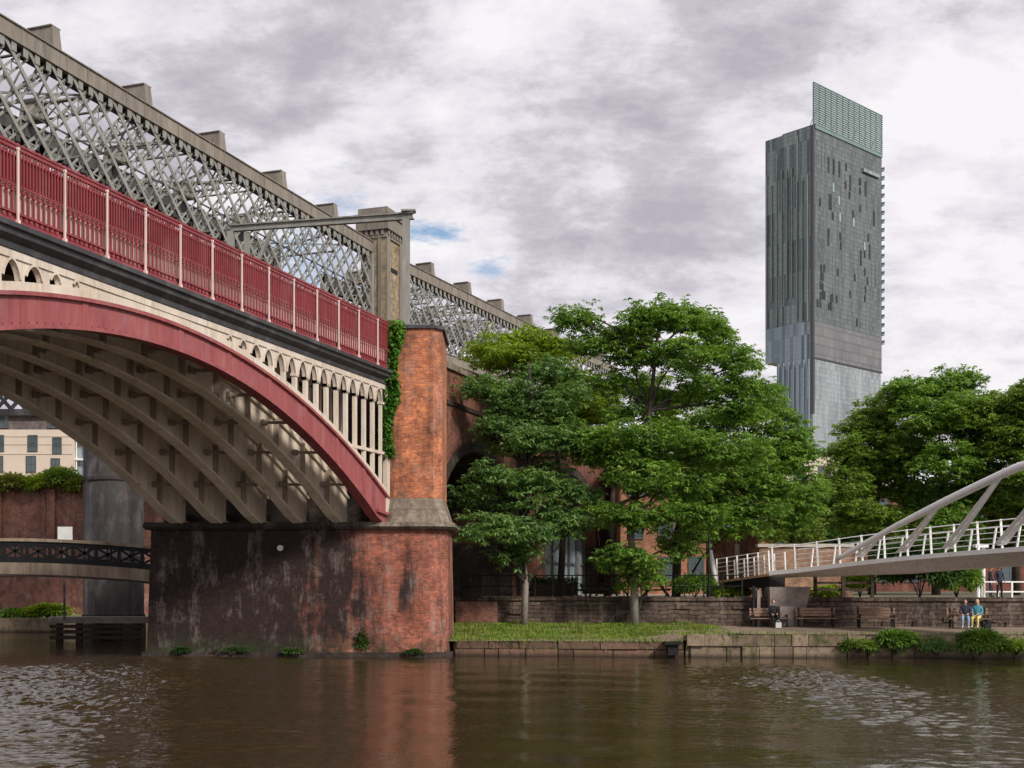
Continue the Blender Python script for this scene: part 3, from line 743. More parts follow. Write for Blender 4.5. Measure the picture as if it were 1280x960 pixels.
# ================================================================ LATTICE VIADUCT
def lattice_span(p0, d, L, zb, zt, width, pitch, label, cross0, crossn, cstep, name='lattice_viaduct'):
    """p0: start point on the near truss, d: unit direction; built in a local frame and rotated"""
    ang = math.atan2(d[1], d[0])
    t = thing(name, (p0[0],p0[1],zb), label, 'viaduct')
    H = zt-zb; ch = .8
    def truss(yo, front):
        mb = MB(); m2 = MB(); mb2 = MB()
        # chords
        c = MB(); c.box(0,L,yo-.28,yo+.28,H-.06,H); c.box(0,L,yo-.20,yo-.14,H-ch,H-.06)
        c.box(0,L,yo+.14,yo+.20,H-ch,H-.06); c.box(0,L,yo-.24,yo+.24,H-ch-.05,H-ch)
        x = 0
        while x < L: c.box(x,x+.05,yo-.235,yo-.2,H-ch,H-.06); x += pitch*.999
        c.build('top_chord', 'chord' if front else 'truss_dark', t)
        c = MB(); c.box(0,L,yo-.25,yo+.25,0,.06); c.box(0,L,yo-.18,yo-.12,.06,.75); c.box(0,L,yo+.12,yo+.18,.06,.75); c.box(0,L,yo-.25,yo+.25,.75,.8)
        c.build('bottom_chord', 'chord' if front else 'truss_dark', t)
        h = H-ch; x = -h
        fl = MB(); lc = MB()
        def clipbar(xa, za, xb, zb_):
            # clip to 0..L
            if xa < 0: za += (zb_-za)*(0-xa)/(xb-xa); xa = 0
            if xb > L: zb_ = za+(zb_-za)*(L-xa)/(xb-xa); xb = L
            return xa, za, xb, zb_
        while x < L:
            if x+h > 0:
                xa, za, xb, zb_ = clipbar(x, h-.02, x+h, .1)      # flat bars
                if xb-xa > .3:
                    if front:
                        fl.bar((xa,yo-.1,za),(xb,yo-.1,zb_), .04, .21, up=(0,0,1))
                    else: fl.bar((xa,yo,za),(xb,yo,zb_), .08, .26, up=(0,0,1))
                xa, za, xb, zb_ = clipbar(x+pitch*.5, .1, x+h+pitch*.5, h-.02)
                if xb-xa > .3:
                    if front:    # laced bars: two flanges and a zigzag
                        dx, dz = xb-xa, zb_-za; ln = math.hypot(dx,dz); nx, nz = -dz/ln*.2, dx/ln*.2
                        lc.bar((xa+nx,yo+.1,za+nz),(xb+nx,yo+.1,zb_+nz), .06,.10); lc.bar((xa-nx,yo+.1,za-nz),(xb-nx,yo+.1,zb_-nz), .06,.10)
                        m = max(2,int(ln/.34))
                        for i in range(m):
                            s1 = 1 if i%2 else -1; a0, a1 = i/m, (i+1)/m
                            lc.bar((xa+dx*a0+nx*s1,yo+.1,za+dz*a0+nz*s1),(xa+dx*a1-nx*s1,yo+.1,za+dz*a1-nz*s1), .03,.06)
                    else: lc.bar((xa,yo,za),(xb,yo,zb_), .08, .2); lc.bar((xa+pitch*.5,yo+.1,za),(min(L,xb+pitch*.5),yo+.1,zb_), .05, .12)
            x += pitch
        xg = .3
        while xg < L-.5:
            fl.box(xg-.16,xg+.16,yo-.16,yo-.12,H-ch-.5,H-ch-.06); xg += pitch*.5
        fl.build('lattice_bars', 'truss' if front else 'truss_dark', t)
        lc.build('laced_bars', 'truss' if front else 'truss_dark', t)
        # end posts, then a black strip standing in for shade under the chord
        for xa in (-.1, L-.25): MB().box(xa,xa+.35,yo-.2,yo+.2,0,H-ch-.06).build('end_post', 'truss', t)
        MB().box(.3,L-.3,yo+.26,yo+.34,H-ch-.45,H-.1).build('chord_shade', 'truss_black', t)
        mb = MB(); mb.box(0,L,yo-.03,yo+.03,H*.52,H*.52+.08); mb.build('mid_rail', 'truss_dark', t)
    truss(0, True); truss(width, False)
    # bottom cross floor and top cross beams
    x = 1.0; fl = MB()
    fl.box(0,L,.3,width-.3,.3,.5); fl.build('deck', 'deck_dark', t)
    br_ = MB(); x = cross0
    while x < L-1:
        c = MB()
        for ya, yb in ((-.25,1.3),(width-1.3,width+.25)):
            c.hexa([(x-.32,ya,H+.003),(x+.32,ya,H+.003),(x+.32,yb,H+.003),(x-.32,yb,H+.003),(x-.26,ya+.1,H+1.0),(x+.26,ya+.1,H+1.0),(x+.26,yb-.1,H+1.0),(x-.26,yb-.1,H+1.0)])
        c.box(x-.34,x+.34,-.15,1.3,H+1.002,H+1.06); c.box(x-.34,x+.34,width-1.3,width+.15,H+1.002,H+1.06)
        c.box(x-.15,x+.15,1.25,width-1.25,H+.9,H+1.0); c.box(x-.1,x+.1,1.25,width-1.25,H+.02,H+.08)
        for j in range(5): c.bar((x,1.3+j*(width-2.6)/5,H+.05),(x,1.3+(j+1)*(width-2.6)/5,H+.92),.07,.07); c.bar((x,1.3+j*(width-2.6)/5,H+.92),(x,1.3+(j+1)*(width-2.6)/5,H+.05),.07,.07)
        c.build('cross_beam', 'chord', t)
        k = MB(); nseg = 8                              # portal lacing under the cross beam
        for j in range(nseg):
            y0, y1 = width*j/nseg, width*(j+1)/nseg
            k.bar((x,y0,H-ch),(x,y1,H-ch-1.5),.06,.08); k.bar((x,y1,H-ch),(x,y0,H-ch-1.5),.06,.08)
        k.bar((x,0,H-ch-1.5),(x,width,H-ch-1.5),.1,.12)
        k.bar((x,.0,H-ch-.1),(min(L,x+cstep/2),width,H-ch-.1),.08,.1); k.bar((x,width,H-ch-.1),(min(L,x+cstep/2),0,H-ch-.1),.08,.1)
        k.build('cross_lacing', 'truss', t)
        x += cstep
    # children were built in the unrotated frame round the origin: undo their world offset, then rotate
    for ch_ in t.children: ch_.location = ch_.location+Vector(t.location)
    t.rotation_euler = (0,0,ang)
    return t
def XL(Y): return XF(Y)-18.5
Y0 = 30.0
lattice_span((XL(Y0),Y0), DR, (91.2-Y0)*1.06, 21.2, 29.2, 8.0, 1.45*1.06, 'long grey lattice girder viaduct span running above the red bridge railing', (58.3-Y0)*1.06-6.8*1.06*3, 0, 6.8*1.06)
D2 = Vector((.4453,1,0)).normalized()
lattice_span((-8.55,97.3), D2, 52, 22.3, 29.2, 8.0, 1.55, 'shorter far lattice girder viaduct span right of the stone tower, partly behind trees', 4.2, 0, 7.1)
# stone tower
DP = Vector((-DR.y, DR.x, 0))
def sq(c, a, b, g=0.0):   # corner c, a along DP, b along DR, grown by g
    c = Vector((c[0],c[1],0))-DP*g-DR*g; a += 2*g; b += 2*g
    return [tuple((c)[:2]), tuple((c+DR*b)[:2]), tuple((c+DR*b+DP*a)[:2]), tuple((c+DP*a)[:2])]
tw = thing('stone_tower', (-10,93,0), 'tall narrow stone tower pier with stepped cap between the two lattice spans', 'tower')
TC = (-9.6,91.35)
MB().prism(sq(TC,2.1,2.9), 0, 29.6).build('shaft', 'tower_stone', tw)
mb = MB(); mb.prism(sq(TC,2.1,2.9,.12), 29.603, 29.8); mb.prism(sq(TC,2.1,2.9,.3), 30.2, 31.2); mb.prism(sq(TC,2.1,2.9,.42), 31.203, 31.4); mb.prism(sq(TC,2.1,2.9,.18), 31.403, 31.9)
for i in range(5):
    c = Vector((*TC,0))+DP*(.1+i*.45)-DR*.2; mb.prism([(c.x,c.y),(c.x+DR.x*.2,c.y+DR.y*.2),(c.x+DR.x*.2+DP.x*.22,c.y+DR.y*.2+DP.y*.22),(c.x+DP.x*.22,c.y+DP.y*.22)], 29.8, 30.198)
for i in range(6):
    c = Vector((*TC,0))+DR*(.1+i*.5)-DP*.2; mb.prism([(c.x,c.y),(c.x+DR.x*.22,c.y+DR.y*.22),(c.x+DR.x*.22+DP.x*.2,c.y+DR.y*.22+DP.y*.2),(c.x+DP.x*.2,c.y+DP.y*.2)], 29.8, 30.198)
mb.prism(sq(TC,2.1,2.9,.02), 29.802, 30.199)
mb.build('cap', 'chord', tw)
mb = MB()
for (o0,o1) in ((0,.55),(2.35,2.9)):                 # corner pilasters on the canal face
    c = Vector((*TC,0))+DR*o0-DP*.12; mb.prism([(c.x,c.y),tuple((c+DR*(o1-o0))[:2]),tuple((c+DR*(o1-o0)+DP*.119)[:2]),tuple((c+DP*.119)[:2])], 0, 29.6)
c = Vector((*TC,0))+DR*.9-DP*.06; mb.prism([(c.x,c.y),tuple((c+DR*1.1)[:2]),tuple((c+DR*1.1+DP*.058)[:2]),tuple((c+DP*.058)[:2])], 27.2, 27.5, mi=1)
for o0 in (.35,1.45):
    c = Vector((*TC,0))+DP*o0-DR*.08; mb.prism([(c.x,c.y),tuple((c+DR*.079)[:2]),tuple((c+DR*.079+DP*.3)[:2]),tuple((c+DP*.3)[:2])], 0, 29.6)
mb.build('pilaster', ['chord','black'], tw)

# ---------------------------------------------------------------- round iron columns
def iron_column(x, y, r, h, label, dock=True):
    t = thing('iron_column', (x,y,0), label, 'column')
    n = 28
    mb = MB(); mb.tube([(x,y,-2.4),(x,y,1.2),(x,y,1.21),(x,y,h)], [r*1.06,r*1.06,r,r*.97], n); mb.build('shaft', 'column', t, smooth=True)
    mb = MB()
    for z in (1.25, 4.6, 9.2, 13.8):
        if z < h: mb.tube([(x,y,z),(x,y,z+.18)], r*1.035, n)
    mb.build('joint_ring', 'column', t)
    MB().tube([(x,y,h-.8),(x,y,h-.3),(x,y,h)], [r*.98,r*1.2,r*1.25], n).build('capital', 'column', t)
    return t
iron_column(-23.4,70.5,1.72,20.9, 'large round rust streaked iron column rising from the water behind the iron footbridge')
iron_column(-33.2,34,1.72,21.2, 'round iron column under the lattice viaduct left of the picture')
iron_column(-12,112,1.6,22.3, 'round iron column under the far lattice span')
mb = MB()
for i in range(5):
    x = -25.6+i*1.1; mb.box(x,x+.32,67.35,67.65,-2,1.0)
for z in (.1,.42,.72): mb.box(-25.9,-20.6,67.2,67.34,z,z+.2)
mb.box(-25.95,-20.6,67.15,68.5,1.003,1.35,1)
tag(mb.build('timber_fender', ['timber','concrete']), 'dark timber fender platform in the water at the foot of the iron column', 'fender')

# ---------------------------------------------------------------- brick arch viaduct behind the pier
va = thing('brick_viaduct', (0,70,0), 'dark red brick arched viaduct running back from the pier behind the trees', 'viaduct')
K1, K2 = .35, 9.5; ZT = 14.1
arches = [(59.4,70.2,10.3,5.2),(76.0,87.6,10.6,5.6),(92.5,104,10.6,5.6)]
wall = MB(); ends = [58.0]+[v for a in arches for v in a[:2]]+[122]
for i in range(0, len(ends), 2):
    a, b = ends[i], ends[i+1]; wall.hexa([BP(a,K1,0),BP(a,K2,0),BP(b,K2,0),BP(b,K1,0),BP(a,K1,ZT),BP(a,K2,ZT),BP(b,K2,ZT),BP(b,K1,ZT)])
for (a,b,zc,zs) in arches:
    n = 16; lo = []; hi = []
    for i in range(n+1):
        u = -1+2*i/n; y = (a+b)/2+u*(b-a)/2; z = zs+(zc-zs)*math.sqrt(max(0,1-u*u)); lo.append(BP(y,K1,z)); hi.append(BP(y,K1,ZT))
    wall.strip(lo, hi, (-(K2-K1),0,0))
wall.build('wall', 'viaduct', va)
for (a,b,zc,zs) in arches:
    n = 16; lo = []; hi = []
    for i in range(n+1):
        u = math.pi*(1-i/n); cy = (a+b)/2; lo.append(BP(cy+(b-a)/2*math.cos(u),K1-.06,zs+(zc-zs)*math.sin(u))); hi.append(BP(cy+((b-a)/2+.55)*math.cos(u),K1-.06,zs+(zc-zs+.55)*math.sin(u)))
    m_ = MB().strip(lo, hi, (-.055,0,0)); m_.build('arch_ring', 'soot', va)
for (a,b,zc,zs) in arches:
    n = 16; lo = []; hi = []
    for i in range(-1, n+2):
        u = math.pi*(1-min(max(i,0),n)/n); cy = (a+b)/2; r_ = (b-a)/2
        zz_ = zs+(zc-zs)*math.sin(u) if 0 <= i <= n else 1.0
        zl_ = zs+(zc-zs-.06)*math.sin(u) if 0 <= i <= n else 1.0
        lo.append(BP(cy+(r_-.06)*math.cos(u),K1+.03,zl_)); hi.append(BP(cy+(r_-.004)*math.cos(u),K1+.03,zz_-.004))
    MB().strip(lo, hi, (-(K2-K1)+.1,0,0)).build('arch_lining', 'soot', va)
mb = MB(); mb.hexa([BP(58,K1-.15,ZT+.003),BP(58,K1+.4,ZT+.003),BP(122,K1+.4,ZT+.003),BP(122,K1-.15,ZT+.003),BP(58,K1-.15,14.4),BP(58,K1+.4,14.4),BP(122,K1+.4,14.4),BP(122,K1-.15,14.4)])
mb.build('coping', 'ledge', va)
mb = MB(); mb.hexa([BP(58,K1-.1,12.3),BP(58,K1-.002,12.3),BP(122,K1-.002,12.3),BP(122,K1-.1,12.3),BP(58,K1-.14,12.5),BP(58,K1-.002,12.5),BP(122,K1-.002,12.5),BP(122,K1-.14,12.5)])
mb.build('string_course', 'soot', va)
MB().tube([BP(71,K1-.12,2.5),BP(71,K1-.12,14)], .09, 8).build('drain_pipe', 'truss_dark', va)
# glazed front in the second arch
gf = MB(); a,b = 76.4,87.2
gf.hexa([BP(a,K1+.9,TZ),BP(a,K1+1.0,TZ),BP(b,K1+1.0,TZ),BP(b,K1+.9,TZ),BP(a,K1+.9,7.5),BP(a,K1+1.0,7.5),BP(b,K1+1.0,7.5),BP(b,K1+.9,7.5)])
gl = gf.build('glazed_front', 'skyglass', va)
fr = MB()
for i in range(7):
    y = a+(b-a)*i/6; fr.bar(BP(y,K1+.8,TZ), BP(y,K1+.8,7.6), .12, .12)
for z in (4.6,7.55): fr.bar(BP(a,K1+.8,z), BP(b,K1+.8,z), .12, .12)
fr.build('frame', 'frame', gl)
aw = MB(); aw.hexa([BP(76,K1-.1,7.9),BP(76,K1-1.8,7.4),BP(86,K1-1.8,7.4),BP(86,K1-.1,7.9),BP(76,K1-.1,8.0),BP(76,K1-1.8,7.5),BP(86,K1-1.8,7.5),BP(86,K1-.1,8.0)])
aw.build('awning', 'white_cloth', va)

# ================================================================ LEFT BACKGROUND
# bank and wall
mb = MB(); mb.box(-120,-20,80,94,-1,.85); o = structure(mb.build('canal_bank', 'turf'))
mb = MB(); mb.box(-120,-27.5,79.7,79.98,-1,.95); tag(mb.build('quay_wall', 'quay_stone'), 'pale edged quay wall of the far left bank beyond the footbridge', 'quay wall')
lw = thing('bank_wall', (-40,95,0), 'high red brick retaining wall with plants along its top behind the footbridge', 'wall')
mb = MB(); mb.box(-120,-8,94.2,96.4,0,10.9); mb.build('wall', 'bank_brick', lw)
mb = MB(); mb.box(-120,-8,93.7,94.19,0,4.0); mb.box(-120,-8,94.05,94.19,4.3,4.5)
for i in range(12): mb.box(-70+i*4.2,-69.4+i*4.2,93.9,94.19,4,10.6)
mb.build('wall_buttress', 'bank_brick', lw)
mb = MB(); mb.box(-120,-8,94.0,96.5,10.903,11.2); mb.build('coping', 'ledge', lw)
mb = MB(); mb.box(-400,-8,96.45,400,2,11.1); structure(mb.build('upper_ground', 'ground'))
# far footbridge of black iron
fb = thing('iron_footbridge', (-27,62.5,3), 'low arched black iron footbridge with pale rusty beam at far left behind the pier', 'footbridge')
xs = np.linspace(-42,-17,26)
def fz(x): return -.0065*(x+26.5)**2
lo = [(x,62.3,5.45+fz(x)) for x in xs]
m_ = MB().strip([(x,62.2,5.42+fz(x)) for x in xs],[(x,62.2,5.58+fz(x)) for x in xs],(0,.2,0)); m_.build('handrail', 'pale_beam', fb)
m_ = MB(); m_.strip([(x,62.28,4.35+fz(x)) for x in xs],[(x,62.28,4.62+fz(x)) for x in xs],(0,.1,0)); m_.strip([(x,62.28,5.2+fz(x)) for x in xs],[(x,62.28,5.42+fz(x)) for x in xs],(0,.1,0))
x = -42
while x < -17.5:
    z = fz(x)
    m_.bar((x,62.33,4.6+z),(x,62.33,5.3+z),.1,.16); m_.bar((x,62.33,4.6+z),(x+1.2,62.33,5.25+fz(x+1.2)),.06,.12); m_.bar((x,62.33,5.25+z),(x+1.2,62.33,4.6+fz(x+1.2)),.06,.12)
    m_.bar((x+.6,62.33,4.6+z),(x+.6,62.33,5.3+z),.05,.07)
    x += 1.2
m_.build('parapet', 'black', fb)
m_ = MB().strip([(x,62.05,3.72+fz(x)) for x in xs],[(x,62.05,4.32+fz(x)) for x in xs],(0,.3,0))
m_.build('beam', 'pale_beam', fb)
m_ = MB().strip([(x,62.0,3.6+fz(x)) for x in xs],[(x,62.0,3.7+fz(x)) for x in xs],(0,2.8,0)); m_.build('deck', 'deck_dark', fb)
m_ = MB(); m_.strip([(x,64.6,4.2+fz(x)) for x in xs],[(x,64.6,4.6+fz(x)) for x in xs],(0,.1,0)); m_.strip([(x,64.6,5.2+fz(x)) for x in xs],[(x,64.6,5.35+fz(x)) for x in xs],(0,.1,0))
x = -42
while x < -18: m_.bar((x,64.65,4.6+fz(x)),(x,64.65,5.2+fz(x)),.1,.1); x += 1.2
m_.build('far_parapet', 'black', fb)
MB().box(-17.6,-16.0,60,66,-2,4).build('abutment', 'bank_brick', fb)
MB().box(-45,-41.8,60,66,-2,4).build('abutment', 'bank_brick', fb)
mb = MB(); mb.box(gx(72,66),gx(90,66),66,66.08,5.45,6.35); mb.box(gx(80,66)-.05,gx(80,66)+.05,66.02,66.1,1.2,5.45,1)
tag(mb.build('sign_board', ['white_cloth','frame']), 'small blank white board standing just above the iron footbridge', 'sign')
# cream apartment block
ap = thing('apartment_block', (-52,112,11), 'cream rendered apartment block with grey top storey seen under the arch', 'building')
xr, xm = gx(91,110), gx(82,110)
MB().box(-75,xr,110,124,11,gz(537,110)).build('wall', 'render', ap)
MB().box(-75,gx(80,110)+.0,110.9,123,gz(537,110)+.003,gz(517,110)).build('top_storey', 'grey_clad', ap)
MB().box(-75.3,gx(90,110),110.3,124,gz(517,110)+.003,gz(514,110)).build('roof', 'coping', ap)
def window(par, x0, x1, z0, z1, y, fm='frame', gm='glass', mull=1):
    m_ = MB(); wdt = .09
    m_.box(x0-wdt,x1+wdt,y-.05,y+.03,z1,z1+wdt); m_.box(x0-wdt,x1+wdt,y-.08,y+.03,z0-wdt,z0); m_.box(x0-wdt,x0,y-.05,y+.03,z0,z1); m_.box(x1,x1+wdt,y-.05,y+.03,z0,z1)
    for k in range(mull): xm_ = x0+(x1-x0)*(k+1)/(mull+1); m_.box(xm_-.03,xm_+.03,y-.04,y+.02,z0,z1)
    m_.box(x0,x1,y-.04,y+.02,(z0+z1)/2-.03,(z0+z1)/2+.03)
    f_ = m_.build('window', fm, par); MB().box(x0,x1,y-.015,y+.01,z0,z1).build('pane', gm, f_)
for (a,b,c,d) in ((36,46,545,563),(67,76,548,566),(34,44,571,589),(65,74,574,590),(-2,4,545,563),(-3,3,571,589),(-40,-30,545,563),(-40,-30,571,589)):
    window(ap, gx(a,110), gx(b,110), gz(d,110), gz(c,110), 109.97)
for (a,b) in ((-4,10),(61,79)): window(ap, gx(a,110.9), gx(b,110.9), gz(534,110.9), gz(520,110.9), 110.86, mull=2)
mb = MB()
for z in (gz(546,110),gz(556,110),gz(568,110)): mb.box(-75,xr-.02,109.96,109.995,z,z+.05)
mb.build('joint_line', 'coping', ap)
m_ = MB(); m_.box(xr+.01,xr+1.6,111,122,11,18.3); gl = m_.build('glazed_stair', 'skyglass', ap)
m_ = MB()
for z in (12.8,14.6,16.4,18.2): m_.box(xr+.02,xr+1.9,110.4,110.98,z,z+.15); 
for x in (xr+.1,xr+.9,xr+1.7): m_.box(x,x+.08,110.5,110.58,11,18.4)
m_.build('balcony', 'white', ap)
# dark lattice bridge far behind
fl = thing('far_lattice_bridge', (-50,97,16.8), 'black lattice girder bridge far behind, seen under the arch above the cream block', 'bridge')
m_ = MB(); m_.box(-110,-20,98,98.4,17.0,17.5); m_.build('bottom_chord', 'truss_black', fl)
m_ = MB(); m_.box(-110,-20,98,98.4,21.5,22.1); m_.build('top_chord', 'truss_black', fl)
m_ = MB(); x = -110
while x < -23: m_.bar((x,98.1,17.5),(x+3.5,98.1,21.5),.1,.3); m_.bar((x+3.5,98.2,17.5),(x,98.2,21.5),.1,.3); x += 1.17
m_.build('lattice_bars', 'truss_black', fl)
MB().tube([(-22,98.3,0),(-22,98.3,17)],1.2,20).build('column','column',fl)
MB().tube([(-75,98.3,0),(-75,98.3,17)],1.2,20).build('column','column',fl)

# ================================================================ SKYSCRAPER
ty = thing('glass_skyscraper', (100,410,0), 'tall slender grey green glass skyscraper with louvred crest rising above the trees', 'skyscraper')
C0 = Vector((100.3,400,0)); dr = Vector((.74,.672,0)).normalized(); dl = Vector((-.672,.74,0)).normalized()
def TP(a, b): p = C0+dl*a+dr*b; return (p.x, p.y)
def tblock(a0, a1, b0, b1, z0, z1, name, mats, parent=ty):
    # faces: right-hand (along dr at a0) and left-hand (along dl at b0)
    m_ = MB(); P_ = [TP(a0,b0),TP(a0,b1),TP(a1,b1),TP(a1,b0)]
    v = [(x,y,z0) for x,y in P_]+[(x,y,z1) for x,y in P_]
    m_.add(v, [(0,1,5,4)], 0); m_.add(v, [(3,0,4,7)], 1); m_.add(v, [(1,2,6,5),(2,3,7,6),(4,5,6,7),(3,2,1,0)], 0)
    return m_.build(name, mats, parent)
ZO = 79.0; ZR = 156.0
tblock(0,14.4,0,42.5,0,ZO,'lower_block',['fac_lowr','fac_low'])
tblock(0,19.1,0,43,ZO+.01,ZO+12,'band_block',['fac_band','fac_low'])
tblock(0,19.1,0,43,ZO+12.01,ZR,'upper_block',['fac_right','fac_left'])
m_ = MB()      # dark corner slot and overhang line
P_ = [TP(-.12,-.12),TP(-.12,.9),TP(.5,.9),TP(.9,.5),TP(.9,-.12)]
m_.prism(P_, 60, ZR+.2); m_.prism([TP(-.2,-.2),TP(-.2,43.2),TP(0,43.2),TP(0,-.2)], ZO-.6, ZO); m_.build('corner_slot', 'dark_glass', ty)
random.seed(21); k = 0
for i in range(9):          # vertical fins on the narrow face
    a = 1.8+i*2.05; m_ = MB(); z0 = random.choice((ZO+12, 100, 92)); z1 = random.choice((ZR-6, ZR-12, ZR-2, 140))
    m_.prism([TP(a,-.55),TP(a,-.01),TP(a+.35,-.01),TP(a+.35,-.55)], z0, z1); m_.build('fin', 'fin', ty)
for i in range(7):
    a = 1.2+i*2.0; m_ = MB(); m_.prism([TP(a,-.5),TP(a,-.01),TP(a+.4,-.01),TP(a+.4,-.5)], 5, ZO-.7); m_.build('fin', 'skyglass', ty)
for i in range(46):         # open dark vents on the broad face
    b = 2+random.random()**.8*36; z = random.uniform(93,147); fl_ = math.floor(z/3.1)*3.1
    hgt = random.choice((2.4,2.4,2.6,5.2)); m_ = MB()
    m_.prism([TP(-.16,b),TP(-.16,b+.85),TP(-.01,b+.85),TP(-.01,b)], fl_, fl_+hgt); m_.build('window', 'vent', ty)
for i in range(5):
    b = 10+random.random()*28; z = random.uniform(90,140); m_ = MB()
    m_.prism([TP(-.14,b),TP(-.14,b+.9),TP(-.01,b+.9),TP(-.01,b)], z, z+3); m_.build('pale_panel', 'skyglass', ty)
m_ = MB()                     # balconies down the far edge
for i in range(21):
    z = ZO+10+i*3.1; m_.prism([TP(-.3,43.01),TP(-.3,44.5),TP(3,44.5),TP(3,43.01)], z, z+.35); m_.prism([TP(-.3,44.4),TP(-.3,44.5),TP(3,44.5),TP(3,44.4)], z+.35, z+1.5)
m_.build('balconies', 'skyglass', ty)
m_ = MB(); m_.prism([TP(-.35,1.0),TP(-.35,43),TP(-.05,43),TP(-.05,1.0)], ZR-.6, ZR+.6)   # crest
zt = 170.5; nl = 19
for i in range(nl):
    z = ZR+.8+(zt-ZR-1)*i/(nl-1); m_.prism([TP(-.3,.1),TP(-.3,43.3),TP(.1,43.3),TP(.1,.1)], z, z+.34)
for j in range(13):
    b = .3+42.6*j/12; m_.prism([TP(.0,b),TP(.0,b+.18),TP(.3,b+.18),TP(.3,b)], ZR, zt)
for j in range(7):
    b = 3+37*j/6; m_.bar((*TP(.4,b),zt-8),(*TP(4,b),ZR+.2),.15,.15)
m_.build('louvred_crest', 'louvre', ty)
m_ = MB(); m_.prism([TP(-.8,30),TP(-.8,40.5),TP(-.02,40.5),TP(-.02,30)], 147.5, 148.8); m_.build('canopy', 'fac_lowr', ty)
m_ = MB(); m_.prism([TP(2,4),TP(2,38),TP(15,38),TP(15,4)], ZR+.01, ZR+2.2); m_.build('roof_plant', 'fac_band', ty)

# ================================================================ BUILDINGS BEHIND THE TREES
def brick_building(name, x0, x1, y0, y1, z1, m, label, rows, cols, roofm='cornice'):
    t = thing(name, ((x0+x1)/2,(y0+y1)/2,TZ), label, 'building')
    MB().box(x0,x1,y0,y1,TZ-.2,z1).build('wall', m, t)
    MB().box(x0-.2,x1+.2,y0-.25,y1+.2,z1+.003,z1+.3).build('roof', roofm, t)
    for r_ in range(rows):
        for c_ in range(cols):
            w_ = (x1-x0)/cols; xc = x0+w_*(c_+.5); zc = TZ+1.0+(z1-TZ-.6)/rows*r_
            window(t, xc-w_*.22, xc+w_*.22, zc, zc+(z1-TZ)/rows*.5, y0-.03)
    return t
brick_building('brick_building', 7.6, 18.2, 84, 98, 12.0, 'orange_brick', 'orange brick warehouse mostly hidden behind the central trees', 3, 5)
brick_building('office_building', 16, 40, 128, 145, 17.0, 'render', 'pale cream office block glimpsed above the trees left of the skyscraper', 4, 9, 'coping')
brick_building('brick_building', 22, 60, 118, 130, 12.5, 'viaduct', 'long dark brick building behind the right hand trees', 3, 12)

# ================================================================ TREES
def make_tree(name, label, trunk, lobes, leaf, bark='bark', dens=1.0, ll=.27, sprays=21, group=None, flat=.42, limb_r=.085, seed=1, cl=1.0, vary=1):
    """trunk: list of (x,y,z,r); lobes: (x,y,z,rx,ry,rz) ellipsoids filled with flat leaf clumps"""
    global rng
    rng = np.random.default_rng(seed); rd = random.Random(seed)
    t = thing(name, trunk[0][:3], label, 'tree', group)
    tm = MB(); tm.tube([p[:3] for p in trunk[:3]], [p[3] for p in trunk[:3]], 10)
    lm = MB(); lm.tube([p[:3] for p in trunk[2:]], [p[3] for p in trunk[2:]], 8)
    tp = [Vector(p[:3]) for p in trunk]
    CC = []; clumps = []
    for (x,y,z,rx,ry,rz) in lobes:
        c = Vector((x,y,z))
        # limb from the closest lower trunk point
        cand = [p for p in tp if p.z < z-.4] or [tp[0]]
        b = min(cand, key=lambda p: (p-c).length+abs(p.z-(z-2.2))*.3)
        mid = b.lerp(c, .5)+Vector((rd.uniform(-.4,.4),rd.uniform(-.4,.4),rd.uniform(-.1,.5)))
        lm.tube([b, mid, c], [limb_r, limb_r*.65, limb_r*.3], 6, cap=False)
        vol = (rx*ry*rz)**(1/3); k = max(4, int(19*dens*vol**1.9))
        for i in range(k):
            d = rng.normal(0,1,3); d /= np.linalg.norm(d); rr_ = rd.uniform(.45,1.05)
            p = Vector((x+d[0]*rx*rr_, y+d[1]*ry*rr_, z+d[2]*rz*rr_))
            clumps.append((p, rd.choice((.35,.5,.65,.85,1.0))*cl))
            if rd.random() < .3: lm.tube([c.lerp(p,.1), c.lerp(p,.55)+Vector((0,0,.12)), p-Vector((0,0,.1))], [limb_r*.3,limb_r*.2,.012], 4, cap=False)
    C = []; Dd = []; Ls = []; Ws = []
    for (p, r_) in clumps:
        ns = max(3, int(sprays*r_*r_*1.6))
        for j in range(ns):
            a = rd.random()*6.283; rr_ = math.sqrt(rd.random())*r_
            sx, sy = p.x+math.cos(a)*rr_, p.y+math.sin(a)*rr_; sz = p.z+rd.gauss(0,.5)*flat*r_-.32*rr_*rr_/r_
            a0 = rd.random()*6.283; nl_ = 8
            for q_ in range(nl_):
                b = a0+q_*6.283/nl_+rd.uniform(-.3,.3); l = ll*rd.uniform(.6,1.15)
                C.append((sx+math.cos(b)*.03, sy+math.sin(b)*.03, sz)); Dd.append((math.cos(b), math.sin(b), rd.uniform(-.95,.4)))
                Ls.append(l); Ws.append(l*rd.uniform(.3,.45))
    tm.build('trunk', bark, t, smooth=True)
    lm.build('limbs', 'bark', t, smooth=True)
    leaves_mesh(np.array(C), np.array(Dd), np.array(Ls), np.array(Ws), 'crown', leaf, t)
    return len(C)
def L(px, py, Y, rpx, rpy, ry=None):
    p = at(px,py,Y); k = Y/F; return (p.x,p.y,p.z,rpx*k,(ry or rpx*k*.9),rpy*k)
cnt = 0
TG = 'broadleaf trees beside the canal'
